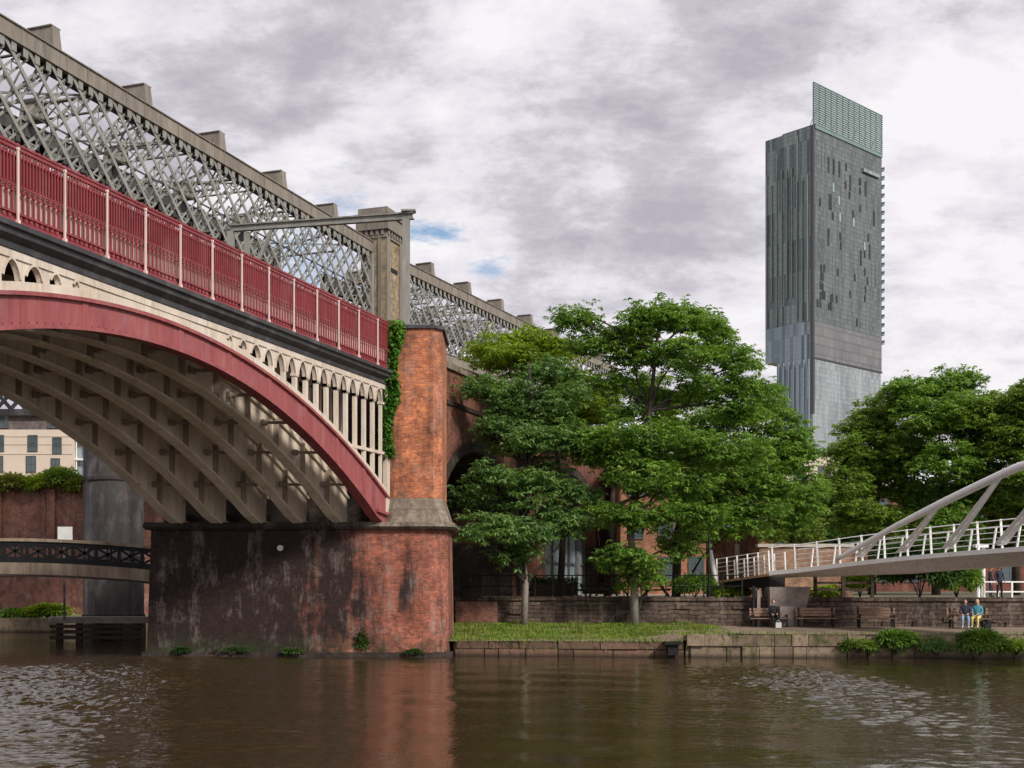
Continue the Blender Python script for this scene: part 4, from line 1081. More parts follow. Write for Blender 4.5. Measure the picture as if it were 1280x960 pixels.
cnt += make_tree('broadleaf_tree', 'spreading layered tree nearest the brick pier, drooping over the grass bank',
    [(gx(655,60.4),60.4,1.0,.2),(gx(657,60.4),60.4,3.2,.16),(gx(650,60.6),60.6,6,.14),(gx(660,60.8),60.8,9,.12),(gx(668,61),61,12,.09),(gx(660,61),61,14.5,.05)],
    [L(690,465,62,30,18),L(605,480,61,20,12),L(640,490,62,38,20),L(700,500,61,34,22),L(612,530,61,26,12),
     L(665,545,60,44,18),L(715,548,61,30,18),L(620,590,59,34,13),L(672,600,60,36,15),L(605,650,58.5,26,13),L(650,660,59,42,16),L(696,640,60,26,14),L(640,690,59.5,30,9),L(680,590,62,30,24),L(730,610,60,26,14),L(720,655,60,22,12),L(660,515,62,34,14),L(625,545,62,26,16),L(640,625,60,40,10),L(590,615,60,16,10),L(700,645,60,26,10),L(600,665,58,24,9),L(668,665,59.5,30,10)],
    'leafB', 'bark_pale', 1.0, group=TG, seed=3)
cnt += make_tree('broadleaf_tree', 'yellow green tree top rising beside the far lattice span',
    [(gx(700,68),68,2.4,.22),(gx(705,68),68,7,.17),(gx(695,68),68,11,.13),(gx(690,68),68,15,.06)],
    [L(618,432,66,28,18),L(655,424,66,36,16),L(690,438,66,30,18),L(640,440,64,34,16),L(640,455,67,30,16),L(710,480,68,34,26),L(735,520,68,30,26),L(600,445,68,14,10)],
    'leafY', group=TG, seed=5, dens=1.0)
cnt += make_tree('broadleaf_tree', 'tallest bright green tree in the centre with its pale trunk on the grass bank',
    [(gx(793,60.2),60.2,1.0,.24),(gx(793,60.2),60.2,3.4,.19),(gx(788,60.4),60.4,6,.17),(gx(800,60.8),60.8,9,.15),(gx(812,61),61,12,.12),(gx(820,61),61,15,.08),(gx(825,61),61,16.8,.04)],
    [L(835,396,62,50,20),L(795,402,61,30,16),L(875,400,62,32,20),L(905,425,62,34,26),L(925,455,61,30,20),L(850,440,60,44,22),L(795,440,62,38,24),L(745,425,62,34,18),L(712,395,62,22,12),L(732,392,62,14,8),
     L(880,480,61,44,22),L(760,470,62,30,14),L(820,495,62,34,12),L(930,500,61,34,24),L(950,480,62,20,12),L(780,545,60,44,20),L(850,545,60,46,20),L(740,560,61,34,20),L(800,590,59,44,18),L(860,600,60,42,18),L(820,640,59,44,16),
     L(780,690,59.5,30,16),L(800,720,60,26,8),L(915,560,60,40,24),L(780,515,62,30,12),L(810,570,60,50,14),L(880,640,60,34,14),L(700,530,62,26,20),L(765,640,59.5,30,14),L(800,700,60,34,9),L(845,680,61,30,10),L(770,705,60,22,7),L(850,640,60,36,12)],
    'leafA', 'bark_pale', 1.0, group=TG, seed=8)
cnt += make_tree('broadleaf_tree', 'broad dark green tree right of centre whose crown leans over the ramp railings',
    [(gx(845,66),66,2.3,.26),(gx(847,66),66,6,.22),(gx(860,66),66,9,.17),(gx(890,66),66,11.5,.12),(gx(910,66),66,13,.06)],
    [L(955,520,65,34,24),L(985,535,66,26,20),L(1000,570,66,24,22),L(960,570,65,40,22),L(900,520,66,40,22),L(905,590,64,44,22),L(975,610,65,34,18),L(940,630,63,36,14),L(885,640,63,38,14),L(860,665,63,30,10),L(925,655,63,34,10),L(985,645,66,24,14),L(870,560,66,40,24),L(1015,600,67,16,16),L(960,490,66,18,14),L(900,630,64,44,20),L(945,595,64,44,20),L(860,615,64,34,16),L(980,560,66,34,24),L(1000,625,66,26,18)],
    'leafA', 'bark', 1.0, group=TG, seed=12)
cnt += make_tree('broadleaf_tree', 'dark tree filling the gap behind the two central trunks',
    [(gx(760,74),74,2.3,.25),(gx(765,74),74,8,.18),(gx(770,74),74,12,.1)],
    [L(740,500,74,34,24),L(800,480,75,34,22),L(770,560,74,44,24),L(840,520,75,40,26),L(820,600,74,44,24),L(745,640,74,26,18),L(880,610,75,38,26)],
    'leafO', group=TG, dens=.7, seed=15, ll=.34)
cnt += make_tree('broadleaf_tree', 'small lime green tree behind the left end of the white footbridge',
    [(gx(985,72),72,2.3,.12),(gx(985,72),72,5,.1),(gx(988,72),72,8,.04)],
    [L(975,650,72,24,16),L(1000,640,72,22,24),L(985,615,72,20,18),L(1012,660,72,20,14),L(960,665,71,20,10)],
    'leafL', group=TG, seed=18, ll=.26)
# right-hand trees
RT = [('big rounded tree under the skyscraper, left of the right hand trees', [(1075,530,24,24),(1100,515,34,24),(1090,560,44,24),(1060,600,32,22),(1110,600,44,24),(1080,640,44,20),(1130,550,34,26),(1045,640,26,18),(1050,570,20,18),(1120,650,36,18)], 'leafO', 84, 1090),
      ('tallest tree of the right hand group, rising behind the white arch', [(1140,490,34,22),(1180,482,42,22),(1165,520,46,26),(1205,510,34,26),(1140,570,40,24),(1190,570,44,26),(1160,620,44,24),(1215,610,38,24),(1225,540,28,24),(1190,650,40,18)], 'leafA', 82, 1170),
      ('tree at the right edge of the picture behind the white arch', [(1245,505,30,18),(1275,500,34,20),(1260,545,40,26),(1300,530,40,26),(1250,600,40,26),(1300,600,44,30),(1270,650,40,20),(1330,560,40,30),(1225,520,30,22),(1290,490,34,18),(1240,570,40,24),(1255,625,44,22)], 'leafO', 80, 1270)]
for i, (lb, lobes, lf, YY_, tx) in enumerate(RT):
    cnt += make_tree('broadleaf_tree', lb, [(gx(tx,YY_),YY_,2.3,.3),(gx(tx,YY_),YY_,6,.24),(gx(tx+8,YY_),YY_,10,.17),(gx(tx+4,YY_),YY_,13.5,.07)],
        [L(a,b,YY_+rnd,c,d) for (a,b,c,d),rnd in zip(lobes,[0,1,-1.5,-2,1,-2.5,1,0,-1,-2,0,1,-1,-1])], lf, group='trees behind the white footbridge', seed=30+i, dens=.95, ll=.32)
cnt += make_tree('broadleaf_tree', 'dark tree between the central trees and the right hand group',
    [(gx(1030,96),96,2.3,.25),(gx(1030,96),96,8,.2),(gx(1030,96),96,11,.1)],
    [L(1030,620,96,34,24),L(1000,640,96,30,24),L(1060,650,96,34,22),L(1025,665,95,40,18),L(960,620,97,34,26),L(1120,670,95,44,16),L(1180,670,95,44,16),L(1240,670,95,44,16)], 'leafD', group='trees behind the white footbridge', seed=40, dens=.5, ll=.5, cl=1.3)
# bushes
def bush(name, label, C0_, r, n, m, group=None, seed=2, ll=.2):
    rg = np.random.default_rng(seed); rd = random.Random(seed)
    t = thing(name, C0_, label, 'bush', group)
    c = np.array(C0_)+np.array([0,0,r[2]*.95]); U = rg.normal(0,1,(n,3)); U /= np.linalg.norm(U,axis=1,keepdims=True)
    k = 14; S = rg.normal(0,1,(k,3)); S /= np.linalg.norm(S,axis=1,keepdims=True); S[:,2] = np.abs(S[:,2])*1.1-.35
    idx = rg.integers(0,k,n); P_ = S[idx]*.62+U*rg.uniform(.1,.42,(n,1))
    C = c+P_*np.array(r)*1.02; C[:,2] = np.maximum(C[:,2], C0_[2]+.02)
    leaves_mesh(C, U+np.array([0,0,-.1]), rg.uniform(.6,1.2,n)*ll, rg.uniform(.3,.6,n)*ll, 'foliage', m, t)
    mb = MB()
    for i in range(6): mb.tube([C0_, (C0_[0]+rd.uniform(-.4,.4)*r[0], C0_[1]+rd.uniform(-.3,.3)*r[1], C0_[2]+r[2]*1.1)], [.03,.012], 5)
    mb.build('stem', 'bark', t)
bush('large_bush', 'large dark green bush on the terrace below the footbridge deck', (gx(1150,61),61,2.45), (2.9,1.3,1.75), 22000, 'leafD', seed=50, ll=.24)
bush('large_bush', 'rounded green bush right of the largest bush, beside the slim white columns', (gx(1196,62),62,2.45), (1.3,1.0,1.2), 7000, 'leafA', seed=55, ll=.22)
bush('large_bush', 'yellow green bush beside the concrete footbridge pier', (gx(1075,64),64,2.45), (1.0,1.0,1.1), 4500, 'leafY', seed=51)
bush('low_bush', 'low round bush by the black lamp post', (gx(868,63.5),63.5,2.45), (1.3,.8,.7), 4000, 'leafA', seed=52)
bush('low_bush', 'low grassy bush at the far end of the ramp', (gx(915,62.6),62.6,2.45), (1.1,.7,.35), 3000, 'leafY', seed=53)
bush('low_bush', 'low green bush between concrete pier and dark fence', (gx(1035,62.5),62.5,2.45), (1.0,.7,.35), 3000, 'leafY', seed=54)
QB = [(1078,.8,.55,'small leafy plant growing from the quay wall, left of its row'),(1122,1.15,.68,'widest leafy plant hanging over the quay edge'),(1175,.85,.62,'second upright leafy plant on the quay edge from the right group'),(1228,1.1,.78,'tall leafy plant on the quay edge in front of the seated people'),(1273,.6,.5,'leafy plant on the quay at the right edge of the picture')]
for i,(px,rx_,rz_,lb) in enumerate(QB):
    bush('quay_plant', lb, (gx(px,51.2),qy(gx(px,51.2))-.12,.15), (rx_*(1.15,1.05,1.2,1.0,1.4)[i],.5,rz_*(.75,.85,.7,.8,.8)[i]), int(2300*rx_), ('leafO','leafA','leafB','leafA','leafO')[i], 'plants growing on the quay wall', 60+i, (.14,.22,.13,.2,.16)[i])
for i_,(x_,w_,h_) in enumerate(((-14.6,.5,.18),(-12.3,.9,.2),(-9.6,.6,.16),(-4.3,.5,.14))):
    bush('waterline_moss', ('mossy weed tuft at the left end of the pier waterline','widest mossy weed tuft on the pier waterline','mossy weed tuft below the middle of the pier','mossy weed tuft at the rounded nose of the pier')[i_], (x_,52.42+(.45 if x_<-14 else .3 if x_<-12 else .15 if x_<-9 else -.02),.12), (w_,.14,h_), 700, 'leafD', seed=170+i_, ll=.1)
bush('pier_plant', 'small green plant at the waterline of the brick pier', (-6.6,52.75,.15), (.35,.2,.55), 700, 'leafD', seed=70, ll=.16)
for i,(px,w_,h_,m_,lb) in enumerate([(20,2.2,.9,'leafS','broad olive shrub on the high brick wall at the left edge'),(50,1.4,.9,'leafY','yellowish shrub on the high brick wall under the cream block'),(78,1.7,1.2,'leafO','green shrub on the high brick wall left of the iron column'),(97,1.2,.8,'leafS','small yellow shrub on the wall touching the iron column'),(188,1.6,1.1,'leafO','green shrub on the wall between iron column and arch')]):
    bush('wall_shrub', lb, (gx(px,94),93.9,10.2), (w_,1.0,h_), 3200, m_, 'shrubs along the high brick wall', 80+i, .3)
bush('bank_plant', 'bright waterside plants on the far left bank', (gx(60,81.5),81.5,.85), (1.9,.8,.55), 2600, 'leafY', seed=90, ll=.3)
bush('bank_plant', 'low waterside plants at the left edge of the far bank', (gx(12,81.5),81.5,.85), (1.6,.8,.35), 1600, 'leafA', seed=91, ll=.3)
print('leaves', cnt)

# ================================================================ WHITE FOOTBRIDGE
wb = thing('white_footbridge', (16,55,2.5), 'white steel footbridge with leaning arch tube and slanted hangers at right', 'footbridge')
PTS = [(905,722,61.3),(950,716.5,60),(1000,712,58.5),(1060,704.5,56.5),(1130,697,54),(1200,691,51.5),(1280,685,48.5),(1380,680,45.2),(1520,678,41),(1700,684,36.5)]
KP = [at(*p) for p in PTS]
def cr(P, t):
    i = min(int(t), len(P)-2); u = t-i; g = lambda k: P[max(0,min(len(P)-1,k))]
    a,b,c,d = g(i-1),g(i),g(i+1),g(i+2)
    return .5*((2*b)+(c-a)*u+(2*a-5*b+4*c-d)*u*u+(3*b-a-3*c+d)*u*u*u)
NS = 72; EN = [cr(KP, t*(len(KP)-1)/NS) for t in range(NS+1)]
def perp(i):
    d = EN[min(i+1,NS)]-EN[max(i-1,0)]; d.z = 0; d.normalize(); return Vector((-d.y, d.x, 0))   # towards the far side
DW = 2.8
i0 = next(i for i,p in enumerate(EN) if p.x >= gx(960,59.6))
def sect(i):
    n = perp(i); p = EN[i]; s_ = min(1, max(.25, (i-i0+3)/22))
    return [p, p+n*DW, p+n*DW+Vector((0,0,-.14)), p+n*(DW-.7)+Vector((0,0,-.14-.5*s_)), p+n*.75+Vector((0,0,-.14-.5*s_)), p+Vector((0,0,-.14))]
m_ = MB(); vs_ = []; mis = []
for i in range(i0, NS+1): vs_ += sect(i)
nn = NS-i0
for k_ in range(6):
    fs_ = [(i*6+k_, i*6+(k_+1)%6, (i+1)*6+(k_+1)%6, (i+1)*6+k_) for i in range(nn)]
    b_ = len(m_.v)
    if k_ == 0: m_.add(vs_, fs_, 1)
    else: m_.f += fs_; m_.mi += [0]*len(fs_)
m_.f += [tuple(range(6)), tuple(nn*6+5-j for j in range(6))]; m_.mi += [0,0]
m_.build('deck', ['soffit','concrete'], wb)
m_ = MB()
for i in range(i0, NS): m_.bar(EN[i]+Vector((0,0,-.04)), EN[i+1]+Vector((0,0,-.04)), .12, .2)
m_.build('deck_edge', 'white', wb)
# railings
def arc_pts(P): 
    s_ = [0]
    for a,b in zip(P,P[1:]): s_.append(s_[-1]+(b-a).length)
    return s_
def at_s(P, S, s_):
    for i in range(len(P)-1):
        if S[i+1] >= s_: u = (s_-S[i])/(S[i+1]-S[i]); return P[i].lerp(P[i+1], u), i
    return P[-1], len(P)-2
S_ = arc_pts(EN); tot = S_[-1]; s0 = S_[i0]
far_e = [EN[i]+perp(i)*DW for i in range(NS+1)]; SF = arc_pts(far_e)
step = 1.25; s_ = s0+.2
while s_ < min(tot, s0+26):
    p, i = at_s(EN, S_, s_); n = perp(i)
    MB().bar(p, p-n*.10+Vector((0,0,1.25)), .05, .09).build('rail_post', 'white', wb)
    s_ += step
s_ = SF[i0]+.8
while s_ < SF[i0]+26:
    p, i = at_s(far_e, SF, s_); n = perp(i)
    MB().bar(p, p+n*.28+Vector((0,0,1.2)), .05, .09).build('rail_post', 'white', wb)
    s_ += step
for E_, sg in ((EN,-.10),(far_e,.28)):
    for k_ in range(5):
        m_ = MB(); zz_ = .25+k_*.24; off_ = sg*zz_/1.25
        m_.tube([E_[i]+perp(i)*off_+Vector((0,0,zz_)) for i in range(i0,NS+1,2)], .010 if k_ < 4 else .024, 5); m_.build('rail', 'white', wb)
AR = [at(1046,699,56.4),at(1114,661,53.6),at(1176,629.5,51),at(1250,594,48),at(1282,581,46.8),at(1350,562,44.2),at(1450,560,41),at(1600,590,37.5)]
ARC = [cr(AR, t*(len(AR)-1)/40) for t in range(41)]
m_ = MB(); m_.tube(ARC, [.10+.07*min(1,i/12) for i in range(41)], 14); m_.build('arch_tube', 'white', wb, smooth=True)
for (bx,by,bY,tx_,ty_,tY) in ((1074,695,56.0,1104,666,54.0),(1127,690,54.1,1173,632,51.1),(1184,686,52.1,1250,596,48),(1250,681,49.6,1345,564,44.4),(1330,676,46.9,1450,561,41),(1420,675,44,1530,572,39)):
    b_ = at(bx,by,bY); t_ = at(tx_,ty_,tY); d = (t_-b_).normalized(); sd_ = Vector((.9,-.3,0)).normalized()
    m_ = MB()
    for o_ in (-.13,.13):
        m_.hexa([b_+sd_*(o_-.11)+Vector((0,-.03,0)),b_+sd_*(o_+.11)+Vector((0,-.03,0)),b_+sd_*(o_+.11)+Vector((0,.03,0)),b_+sd_*(o_-.11)+Vector((0,.03,0)),
                 t_+sd_*(o_*.45-.05)+Vector((0,-.03,0)),t_+sd_*(o_*.45+.05)+Vector((0,-.03,0)),t_+sd_*(o_*.45+.05)+Vector((0,.03,0)),t_+sd_*(o_*.45-.05)+Vector((0,.03,0))])
    for u in (.0,.25,.5,.75):
        c = b_.lerp(t_,u); m_.bar(c-sd_*.1*(1-u*.5)+Vector((0,.05,0)), c+sd_*.1*(1-u*.5)+Vector((0,.05,0)), .03, .06)
    m_.build('hanger', 'white', wb)
# concrete abutment
ab = thing('footbridge_pier', (gx(985,60),60,1.1), 'brown grey concrete pier carrying the left end of the white footbridge', 'pier')
m_ = MB(); m_.prism([(gx(962,59.6),59.4),(gx(1000,59.6),59.2),(gx(1003,59.6),61.2),(gx(965,59.6),61.4)], 1.1, 3.05, [(gx(960,59.6),59.2),(gx(1010,59.6),59.0),(gx(1013,59.6),61.6),(gx(962,59.6),61.6)]); m_.build('shaft', 'concrete', ab)
m_ = MB(); m_.box(gx(975,58.8),gx(992,58.8),58.8,59.4,1.05,2.1); m_.build('base_block', 'concrete', ab)
# approach ramp
rp = thing('approach_ramp', (gx(935,62),62,2.4), 'short ramp with white handrails and dark beam leading onto the footbridge', 'ramp')
a0, a1 = at(897,726,62.6), at(962,717,60.2)
m_ = MB(); m_.strip([a0+Vector((0,0,-.12)),a1+Vector((0,0,-.12))],[a0,a1],(1.4,2.6,0)); m_.build('deck', 'timber_warm', rp)
m_ = MB(); m_.strip([a0+Vector((.3,.1,-.3)),a1+Vector((.0,.1,-.75))],[a0+Vector((.3,.1,-.13)),a1+Vector((0,.1,-.13))],(1.3,2.2,0)); m_.build('beam', 'black', rp)
for side, off_ in ((0,Vector((0,0,0))),(1,Vector((1.4,2.6,0)))):
    for k_ in range(6):
        p = a0.lerp(a1,k_/5)+off_; MB().bar(p, p+Vector((-.05,0,1.15)), .05,.07).build('rail_post', 'white', rp)
    for k_ in range(5):
        z_ = .25+k_*.22; MB().tube([a0+off_+Vector((-.02,0,z_)), a1+off_+Vector((-.02,0,z_))], .018, 5).build('rail', 'white', rp)
for px_ in (939,): 
    m_ = MB(); m_.box(gx(px_,60),gx(px_,60)+.14,59.6,59.75,1.1,3.1); m_.build('prop', 'black', rp)
    m_ = MB(); m_.box(gx(px_+5,60),gx(px_+9,60),59.5,59.8,1.1,2.9); m_.build('prop', 'concrete', rp)
tb = thing('brick_wall', (gx(995,66),66,2.4), 'tan brick wall with pale coping behind the footbridge railings', 'wall')
m_ = MB(); m_.box(gx(948,66),gx(1064,66),65.8,66.3,2.3,gz(684,66)); m_.build('wall', 'tan_brick', tb)
m_ = MB(); m_.box(gx(946,66),gx(1066,66),65.7,66.4,gz(684,66)+.003,gz(680,66)); m_.build('coping', 'coping', tb)
db = thing('brick_hut', (gx(922,70),70,2.4), 'small dark red brick hut behind the ramp handrails', 'hut')
m_ = MB(); m_.box(gx(893,70),gx(948,70),70,73,2.4,gz(664,70)); m_.build('wall', 'viaduct', db)
m_ = MB(); m_.box(gx(891,70),gx(950,70),69.8,73.2,gz(664,70)+.003,gz(664,70)+.2); m_.build('roof', 'cornice', db)
m_ = MB(); m_.box(gx(918,70),gx(924,70),69.93,69.998,2.45,gz(680,70)); m_.build('door', 'pale_beam', db)
# dark post and rail fence under the footbridge
pf = thing('wooden_fence', (gx(1035,61.5),61.5,2.4), 'dark post and rail fence beneath the footbridge left end', 'fence')
for px_ in (1019,1054,1090):
    m_ = MB(); m_.box(gx(px_,61.2)-.08,gx(px_,61.2)+.08,61.1,61.26,2.4,3.9); m_.build('post', 'timber', pf)
for z_ in (2.85,3.2): m_ = MB(); m_.box(gx(1019,61.2),gx(1090,61.2),61.27,61.33,z_,z_+.12); m_.build('rail', 'timber', pf)
# lamp post and leaning mast
lp = thing('lamp_post', (gx(886,61.6),61.6,2.4), 'thin black lamp post beside the ramp', 'lamp post')
x_ = gx(886,61.6); m_ = MB(); m_.tube([(x_,61.6,2.4),(x_,61.6,3.2),(x_,61.6,3.21),(x_,61.6,6.2)], [.1,.09,.055,.045], 8); m_.build('pole', 'black', lp)
m_ = MB(); m_.tube([(x_,61.6,6.2),(x_,61.6,6.28),(x_,61.6,6.6),(x_,61.6,6.75)],[.05,.16,.22,.03],8); m_.build('lantern', 'black', lp)
mm = thing('white_mast', (gx(893,64),64,2.4), 'white leaning steel mast behind the black lamp post', 'mast')
m_ = MB(); m_.tube([at(896,738,64),at(890,700,64),at(883,665,64),at(880,655,64)],[.16,.13,.08,.05],10); m_.build('mast', 'white', mm, smooth=True)
m_ = MB(); m_.tube([at(881,657,64),at(874,652,64),at(868,654,64)],[.05,.04,.03],6); m_.build('arm', 'white', mm)
# white columns and white panel fence beyond the bush
wc = thing('white_columns', (gx(1226,66),66,2.4), 'pair of slim white columns behind the footbridge deck at right', 'column')
for px_ in (1222.5,1229): m_ = MB(); m_.tube([(gx(px_,66),66,2.4),(gx(px_,66),66,5.2)], .11, 10); m_.build('column', 'white', wc)
m_ = MB(); m_.box(gx(1218,66),gx(1234,66),65.8,66.2,5.2,5.4); m_.build('cap', 'white', wc)
wf = thing('white_fence', (gx(1255,64.5),64.5,2.4), 'white panel fence beside the slim white columns', 'fence')
for k_ in range(6):
    x_ = gx(1230,64.5)+k_*.75; m_ = MB(); m_.box(x_-.04,x_+.04,64.45,64.53,2.4,3.35); m_.build('post', 'white', wf)
for z_ in (2.75,3.28): m_ = MB(); m_.box(gx(1230,64.5),gx(1230,64.5)+3.75,64.46,64.52,z_,z_+.07); m_.build('rail', 'white', wf)

# ================================================================ BENCHES, CAFE FURNITURE
def bench_proto():
    t = thing('park_bench', (0,0,0), 'x', 'bench', 'benches along the towpath wall')
    m_ = MB()
    for k_ in range(4): m_.box(-.95,.95,-.28+k_*.13,-.17+k_*.13,.42,.46)
    m_.build('seat', 'wood', t)
    m_ = MB()
    for k_ in range(3): m_.hexa([(-.95,.24+k_*.02,.545+k_*.14),(.95,.24+k_*.02,.55+k_*.14),(.95,.28+k_*.02,.55+k_*.14),(-.95,.28+k_*.02,.55+k_*.14),(-.95,.26+k_*.02,.66+k_*.14),(.95,.26+k_*.02,.66+k_*.14),(.95,.30+k_*.02,.66+k_*.14),(-.95,.30+k_*.02,.66+k_*.14)])
    m_.build('backrest', 'wood', t)
    for sx in (-.8,.8):
        m_ = MB(); m_.box(sx-.04,sx+.04,-.26,-.18,0,.6); m_.box(sx-.04,sx+.04,.26,.34,0,.95); m_.box(sx-.04,sx+.04,-.18,.26,.34,.415); m_.box(sx-.045,sx+.045,-.28,.26,.602,.64); m_.build('leg', 'black', t)
    return t
b0 = bench_proto(); wyz = lambda px,Y: (gx(px,Y), Y, bankz(gx(px,Y),.7)+.01)
BS = [(1020,58.3,'brown bench just right of the footbridge pier base'),(1095,57.6,'middle brown bench below the large dark bush'),(1211,57.0,'bench on which the two people sit'),(962,58.9,'bench left of the concrete base block with a dark clothed person')]
for i,(px_,Y_,lb) in enumerate(BS):
    o = b0 if i == 0 else dup(b0); o.location = wyz(px_,Y_); o.rotation_euler = (0,0,R(-6)); o['label'] = lb
def table_proto():
    t = thing('picnic_table', (0,0,0), 'x', 'picnic table', 'picnic tables on the terrace')
    m_ = MB()
    for k_ in range(5): m_.box(-.9,.9,-.37+k_*.15,-.24+k_*.15,.72,.76)
    m_.build('table_top', 'timber', t)
    for sy in (-1,1): m_ = MB(); m_.box(-.9,.9,sy*.72-.13,sy*.72+.13,.43,.47); m_.build('seat', 'timber', t)
    for sx in (-.65,.65): m_ = MB(); m_.bar((sx,-.75,0),(sx,-.2,.715),.07,.09); m_.bar((sx,.75,0),(sx,.2,.715),.07,.09); m_.bar((sx,-.8,.38),(sx,.8,.38),.07,.09); m_.build('leg', 'timber', t)
    return t
t0 = table_proto()
for i,(px_,Y_,lb) in enumerate([(700,70,'dark picnic table nearest the brick viaduct'),(735,67,'picnic table left of the red parasol'),(765,72,'dark picnic table farthest back on the terrace'),(820,70,'picnic table between the central tree trunks'),(674,66,'picnic table at the foot of the lit brick wall')]):
    o = t0 if i == 0 else dup(t0); o.location = (gx(px_,Y_),Y_,TZ+.02); o.rotation_euler = (0,0,R(10+i*23)); o['label'] = lb
def parasol(x, y, m, label):
    t = thing('closed_parasol', (x,y,TZ), label, 'parasol')
    m_ = MB(); m_.tube([(x,y,TZ),(x,y,TZ+2.7)], .03, 6); m_.build('pole', 'frame', t)
    m_ = MB(); m_.tube([(x,y,TZ+1.2),(x,y,TZ+1.35),(x,y,TZ+2.2),(x,y,TZ+2.65)],[.1,.2,.13,.02],8); m_.build('canopy', m, t)
    m_ = MB(); m_.box(x-.25,x+.25,y-.25,y+.25,TZ+.01,TZ+.1); m_.build('base', 'concrete', t)
parasol(gx(780,64.5), 64.5, 'red_cloth', 'closed red parasol on the terrace left of the central pale trunk')
parasol(gx(722,69), 69, 'white_cloth', 'closed pale parasol in front of the glazed arch')
pb = []
for (a,b,Y_,lb) in ((664,690,65,'dark planter box behind the railing at the lit wall'),(692,722,72,'long dark planter box before the glazed arch')):
    t = thing('planter_box', (gx((a+b)/2,Y_),Y_,TZ), lb, 'planter'); x0_,x1_ = gx(a,Y_),gx(b,Y_)
    m_ = MB(); m_.box(x0_,x1_,Y_-.25,Y_+.25,TZ,TZ+.75); m_.box(x0_-.04,x1_+.04,Y_-.29,Y_+.29,TZ+.752,TZ+.82); m_.build('box', 'timber', t)
    n = 500; C = np.stack([rng.uniform(x0_,x1_,n), rng.uniform(Y_-.25,Y_+.25,n), rng.uniform(TZ+.8,TZ+1.1,n)],1)
    leaves_mesh(C, rng.normal(0,1,(n,3)), rng.uniform(.1,.2,n), rng.uniform(.05,.1,n), 'plants', 'leafD', t)

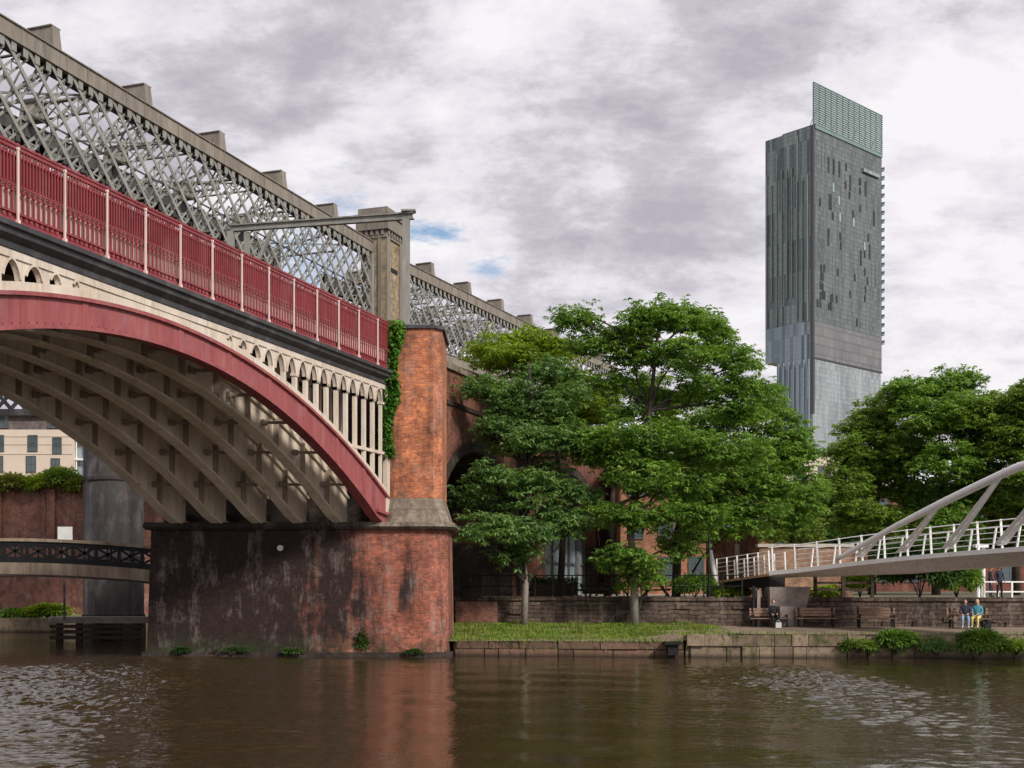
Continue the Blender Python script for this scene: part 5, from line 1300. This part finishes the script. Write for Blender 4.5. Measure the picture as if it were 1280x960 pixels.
# ================================================================ PEOPLE
def person(label, loc, rot, pose, top, legs, hair, shoes='blackc', hold=None, long_hair=False):
    """one skinned body; clothes by face position"""
    if pose == 'sit':
        J = {'pel':(0,0,.52,.15),'sp':(0,.02,.72,.135),'ch':(0,.03,.93,.15),'nk':(0,.02,1.08,.055),'hd0':(0,-.01,1.14,.06),
             'hl':(-.1,-.02,.52,.10),'kl':(-.13,-.44,.50,.07),'al':(-.13,-.42,.09,.045),'tl':(-.14,-.58,.035,.035),
             'hr':(.1,-.02,.52,.10),'kr':(.13,-.44,.50,.07),'ar':(.13,-.46,.09,.045),'tr':(.14,-.62,.035,.035),
             'sl':(-.19,.02,1.0,.06),'el':(-.25,-.08,.74,.045),'wl':(-.14,-.3,.66,.03),'pl':(-.11,-.36,.64,.03),
             'sr':(.19,.02,1.0,.06),'er':(.25,-.08,.74,.045),'wr':(.12,-.3,.68,.03),'pr':(.09,-.36,.66,.03)}
        hc = (0,-.03,1.25)
    else:
        J = {'pel':(0,0,.95,.14),'sp':(0,0,1.14,.125),'ch':(0,.01,1.33,.15),'nk':(0,0,1.48,.055),'hd0':(0,-.01,1.54,.06),
             'hl':(-.09,0,.92,.1),'kl':(-.11,-.03,.5,.065),'al':(-.12,.02,.08,.045),'tl':(-.13,-.14,.035,.035),
             'hr':(.09,0,.92,.1),'kr':(.12,-.06,.5,.065),'ar':(.13,-.02,.08,.045),'tr':(.14,-.18,.035,.035),
             'sl':(-.2,.01,1.40,.06),'el':(-.26,.02,1.12,.045),'wl':(-.25,-.08,.88,.03),'pl':(-.25,-.1,.8,.03),
             'sr':(.2,.01,1.40,.06),'er':(.26,.0,1.12,.045),'wr':(.22,-.16,.92,.03),'pr':(.2,-.2,.86,.03)}
        hc = (0,-.03,1.66)
    E = [('pel','sp'),('sp','ch'),('ch','nk'),('nk','hd0'),('pel','hl'),('hl','kl'),('kl','al'),('al','tl'),('pel','hr'),('hr','kr'),('kr','ar'),('ar','tr'),('ch','sl'),('sl','el'),('el','wl'),('wl','pl'),('ch','sr'),('sr','er'),('er','wr'),('wr','pr')]
    for s_ in ('l','r'):       # five fingers
        px_,py_,pz_,_ = J['p'+s_]; sg = -1 if s_ == 'l' else 1
        dn = Vector((0,-1,-.25)).normalized() if pose == 'sit' else Vector((0,-.25,-1)).normalized()
        for f_, (off_, ln) in enumerate(((-.032,.065),(-.011,.078),(.011,.074),(.032,.06))):
            J[f'f{s_}{f_}'] = (px_+off_+dn.x*ln, py_+dn.y*ln, pz_+dn.z*ln-.012, .0085); E.append(('p'+s_, f'f{s_}{f_}'))
        J['t'+s_+'h'] = (px_-sg*.05, py_+dn.y*.02, pz_+.01+dn.z*.02, .010); E.append(('p'+s_,'t'+s_+'h'))
    names = list(J); me = bpy.data.meshes.new('body'); me.from_pydata([J[k][:3] for k in names], [(names.index(a),names.index(b)) for a,b in E], [])
    o = bpy.data.objects.new('body', me); COL.objects.link(o)
    md = o.modifiers.new('s','SKIN'); md.use_smooth_shade = True
    for i,k in enumerate(names): sv = me.skin_vertices[0].data[i]; sv.radius = (J[k][3],J[k][3]); sv.use_root = (k == 'pel')
    o.modifiers.new('u','SUBSURF').levels = 1
    dg = bpy.context.evaluated_depsgraph_get(); nm = bpy.data.meshes.new_from_object(o.evaluated_get(dg)); bpy.data.objects.remove(o)
    # head as part of the same mesh
    V = [tuple(v.co) for v in nm.vertices]; Fs = [tuple(p.vertices) for p in nm.polygons]
    mb = MB(); mb.add(V, Fs); mb.ball(hc, (.075,.095,.115), 14, 10); mb.ball((hc[0],hc[1]-.098,hc[2]-.01),(.013,.02,.02),6,4); mb.ball((hc[0]-.077,hc[1],hc[2]-.01),(.012,.022,.03),6,4); mb.ball((hc[0]+.077,hc[1],hc[2]-.01),(.012,.022,.03),6,4)
    mb.ball((hc[0]-.028,hc[1]-.086,hc[2]+.012),(.010,.008,.008),6,4); mb.ball((hc[0]+.028,hc[1]-.086,hc[2]+.012),(.010,.008,.008),6,4); mb.ball((hc[0],hc[1]-.088,hc[2]-.052),(.024,.008,.006),6,4)
    wz = J['wl'][1] if pose == 'sit' else J['wl'][2]
    for i, f_ in enumerate(mb.f):
        c = sum((Vector(mb.v[k]) for k in f_), Vector())/len(f_); m_i = 0
        if c.z > (1.1 if pose == 'sit' else 1.49): m_i = 0
        elif pose == 'sit':
            arm = abs(c.x) > .16 and c.z > .62 or c.z > .6
            if c.z > .6: m_i = 0 if c.y < -.29 else 1
            else: m_i = 2 if c.z > .1 else 3
        else:
            if abs(c.x) > .17 and c.z < .9 and c.z > .6: m_i = 0
            elif c.z > .92: m_i = 0 if (abs(c.x) > .19 and c.z < .93) else 1
            else: m_i = 2 if c.z > .1 else 3
        mb.mi[i] = m_i
    t = thing('person', (0,0,0), label, 'person')
    mb.build('body', ['skin',top,legs,shoes], t, smooth=True)
    h_ = MB(); h_.ball((hc[0],hc[1]+.018,hc[2]+.022),(.086,.098,.108),12,8)
    if long_hair: h_.ball((hc[0],hc[1]+.07,hc[2]-.1),(.08,.05,.13),10,6)
    h_.build('hair', hair, t)
    t.location = loc; t.rotation_euler = (0,0,rot)
    return t
pz = wyz(1211,57.0)
person('seated person with dark hair, dark top and pale blue jeans', (gx(1207,56.9),56.93,pz[2]-.0), R(-20), 'sit', 'navy', 'jeans', 'hair_d', 'shoe')
person('seated blond person in teal and pink top on the right of the bench', (gx(1222,56.9),56.93,pz[2]-.0), R(-35), 'sit', 'teal', 'yellow', 'hair_b', 'shoe', long_hair=True)
person('standing person in dark clothes by the white fence', (gx(1249,63.6),63.6,TZ), R(20), 'stand', 'navy', 'blackc', 'hair_d')
person('standing person in black near the slim white columns', (gx(1238,67.5),67.5,TZ), R(60), 'stand', 'blackc', 'navy', 'hair_d')
p_ = wyz(962,58.9); person('seated person in black beside the concrete pier base', (gx(966,58.9),58.85,p_[2]), R(5), 'sit', 'blackc', 'blackc', 'hair_d')
m_ = MB(); m_.box(-.14,.14,-.07,.07,0,.26); m_.tube([(-.08,0,.26),(-.05,0,.36),(.05,0,.36),(.08,0,.26)],.012,5)
o = tag(m_.build('shopping_bag', 'white_cloth'), 'small white bag on the ground by the dark seated person', 'bag'); o.location = (gx(973,58.3),58.3,p_[2])
m_ = MB(); m_.box(-.2,.2,-.12,.12,0,.34); m_.box(-.13,.13,-.17,-.12,.04,.22); m_.tube([(-.08,.0,.34),(0,0,.42),(.08,0,.34)],.015,5)
o = tag(m_.build('rucksack', 'blackc'), 'black rucksack at the right end of the occupied bench', 'bag'); o.location = (gx(1233,56.8),56.8,pz[2])

sc.render.engine = 'CYCLES'
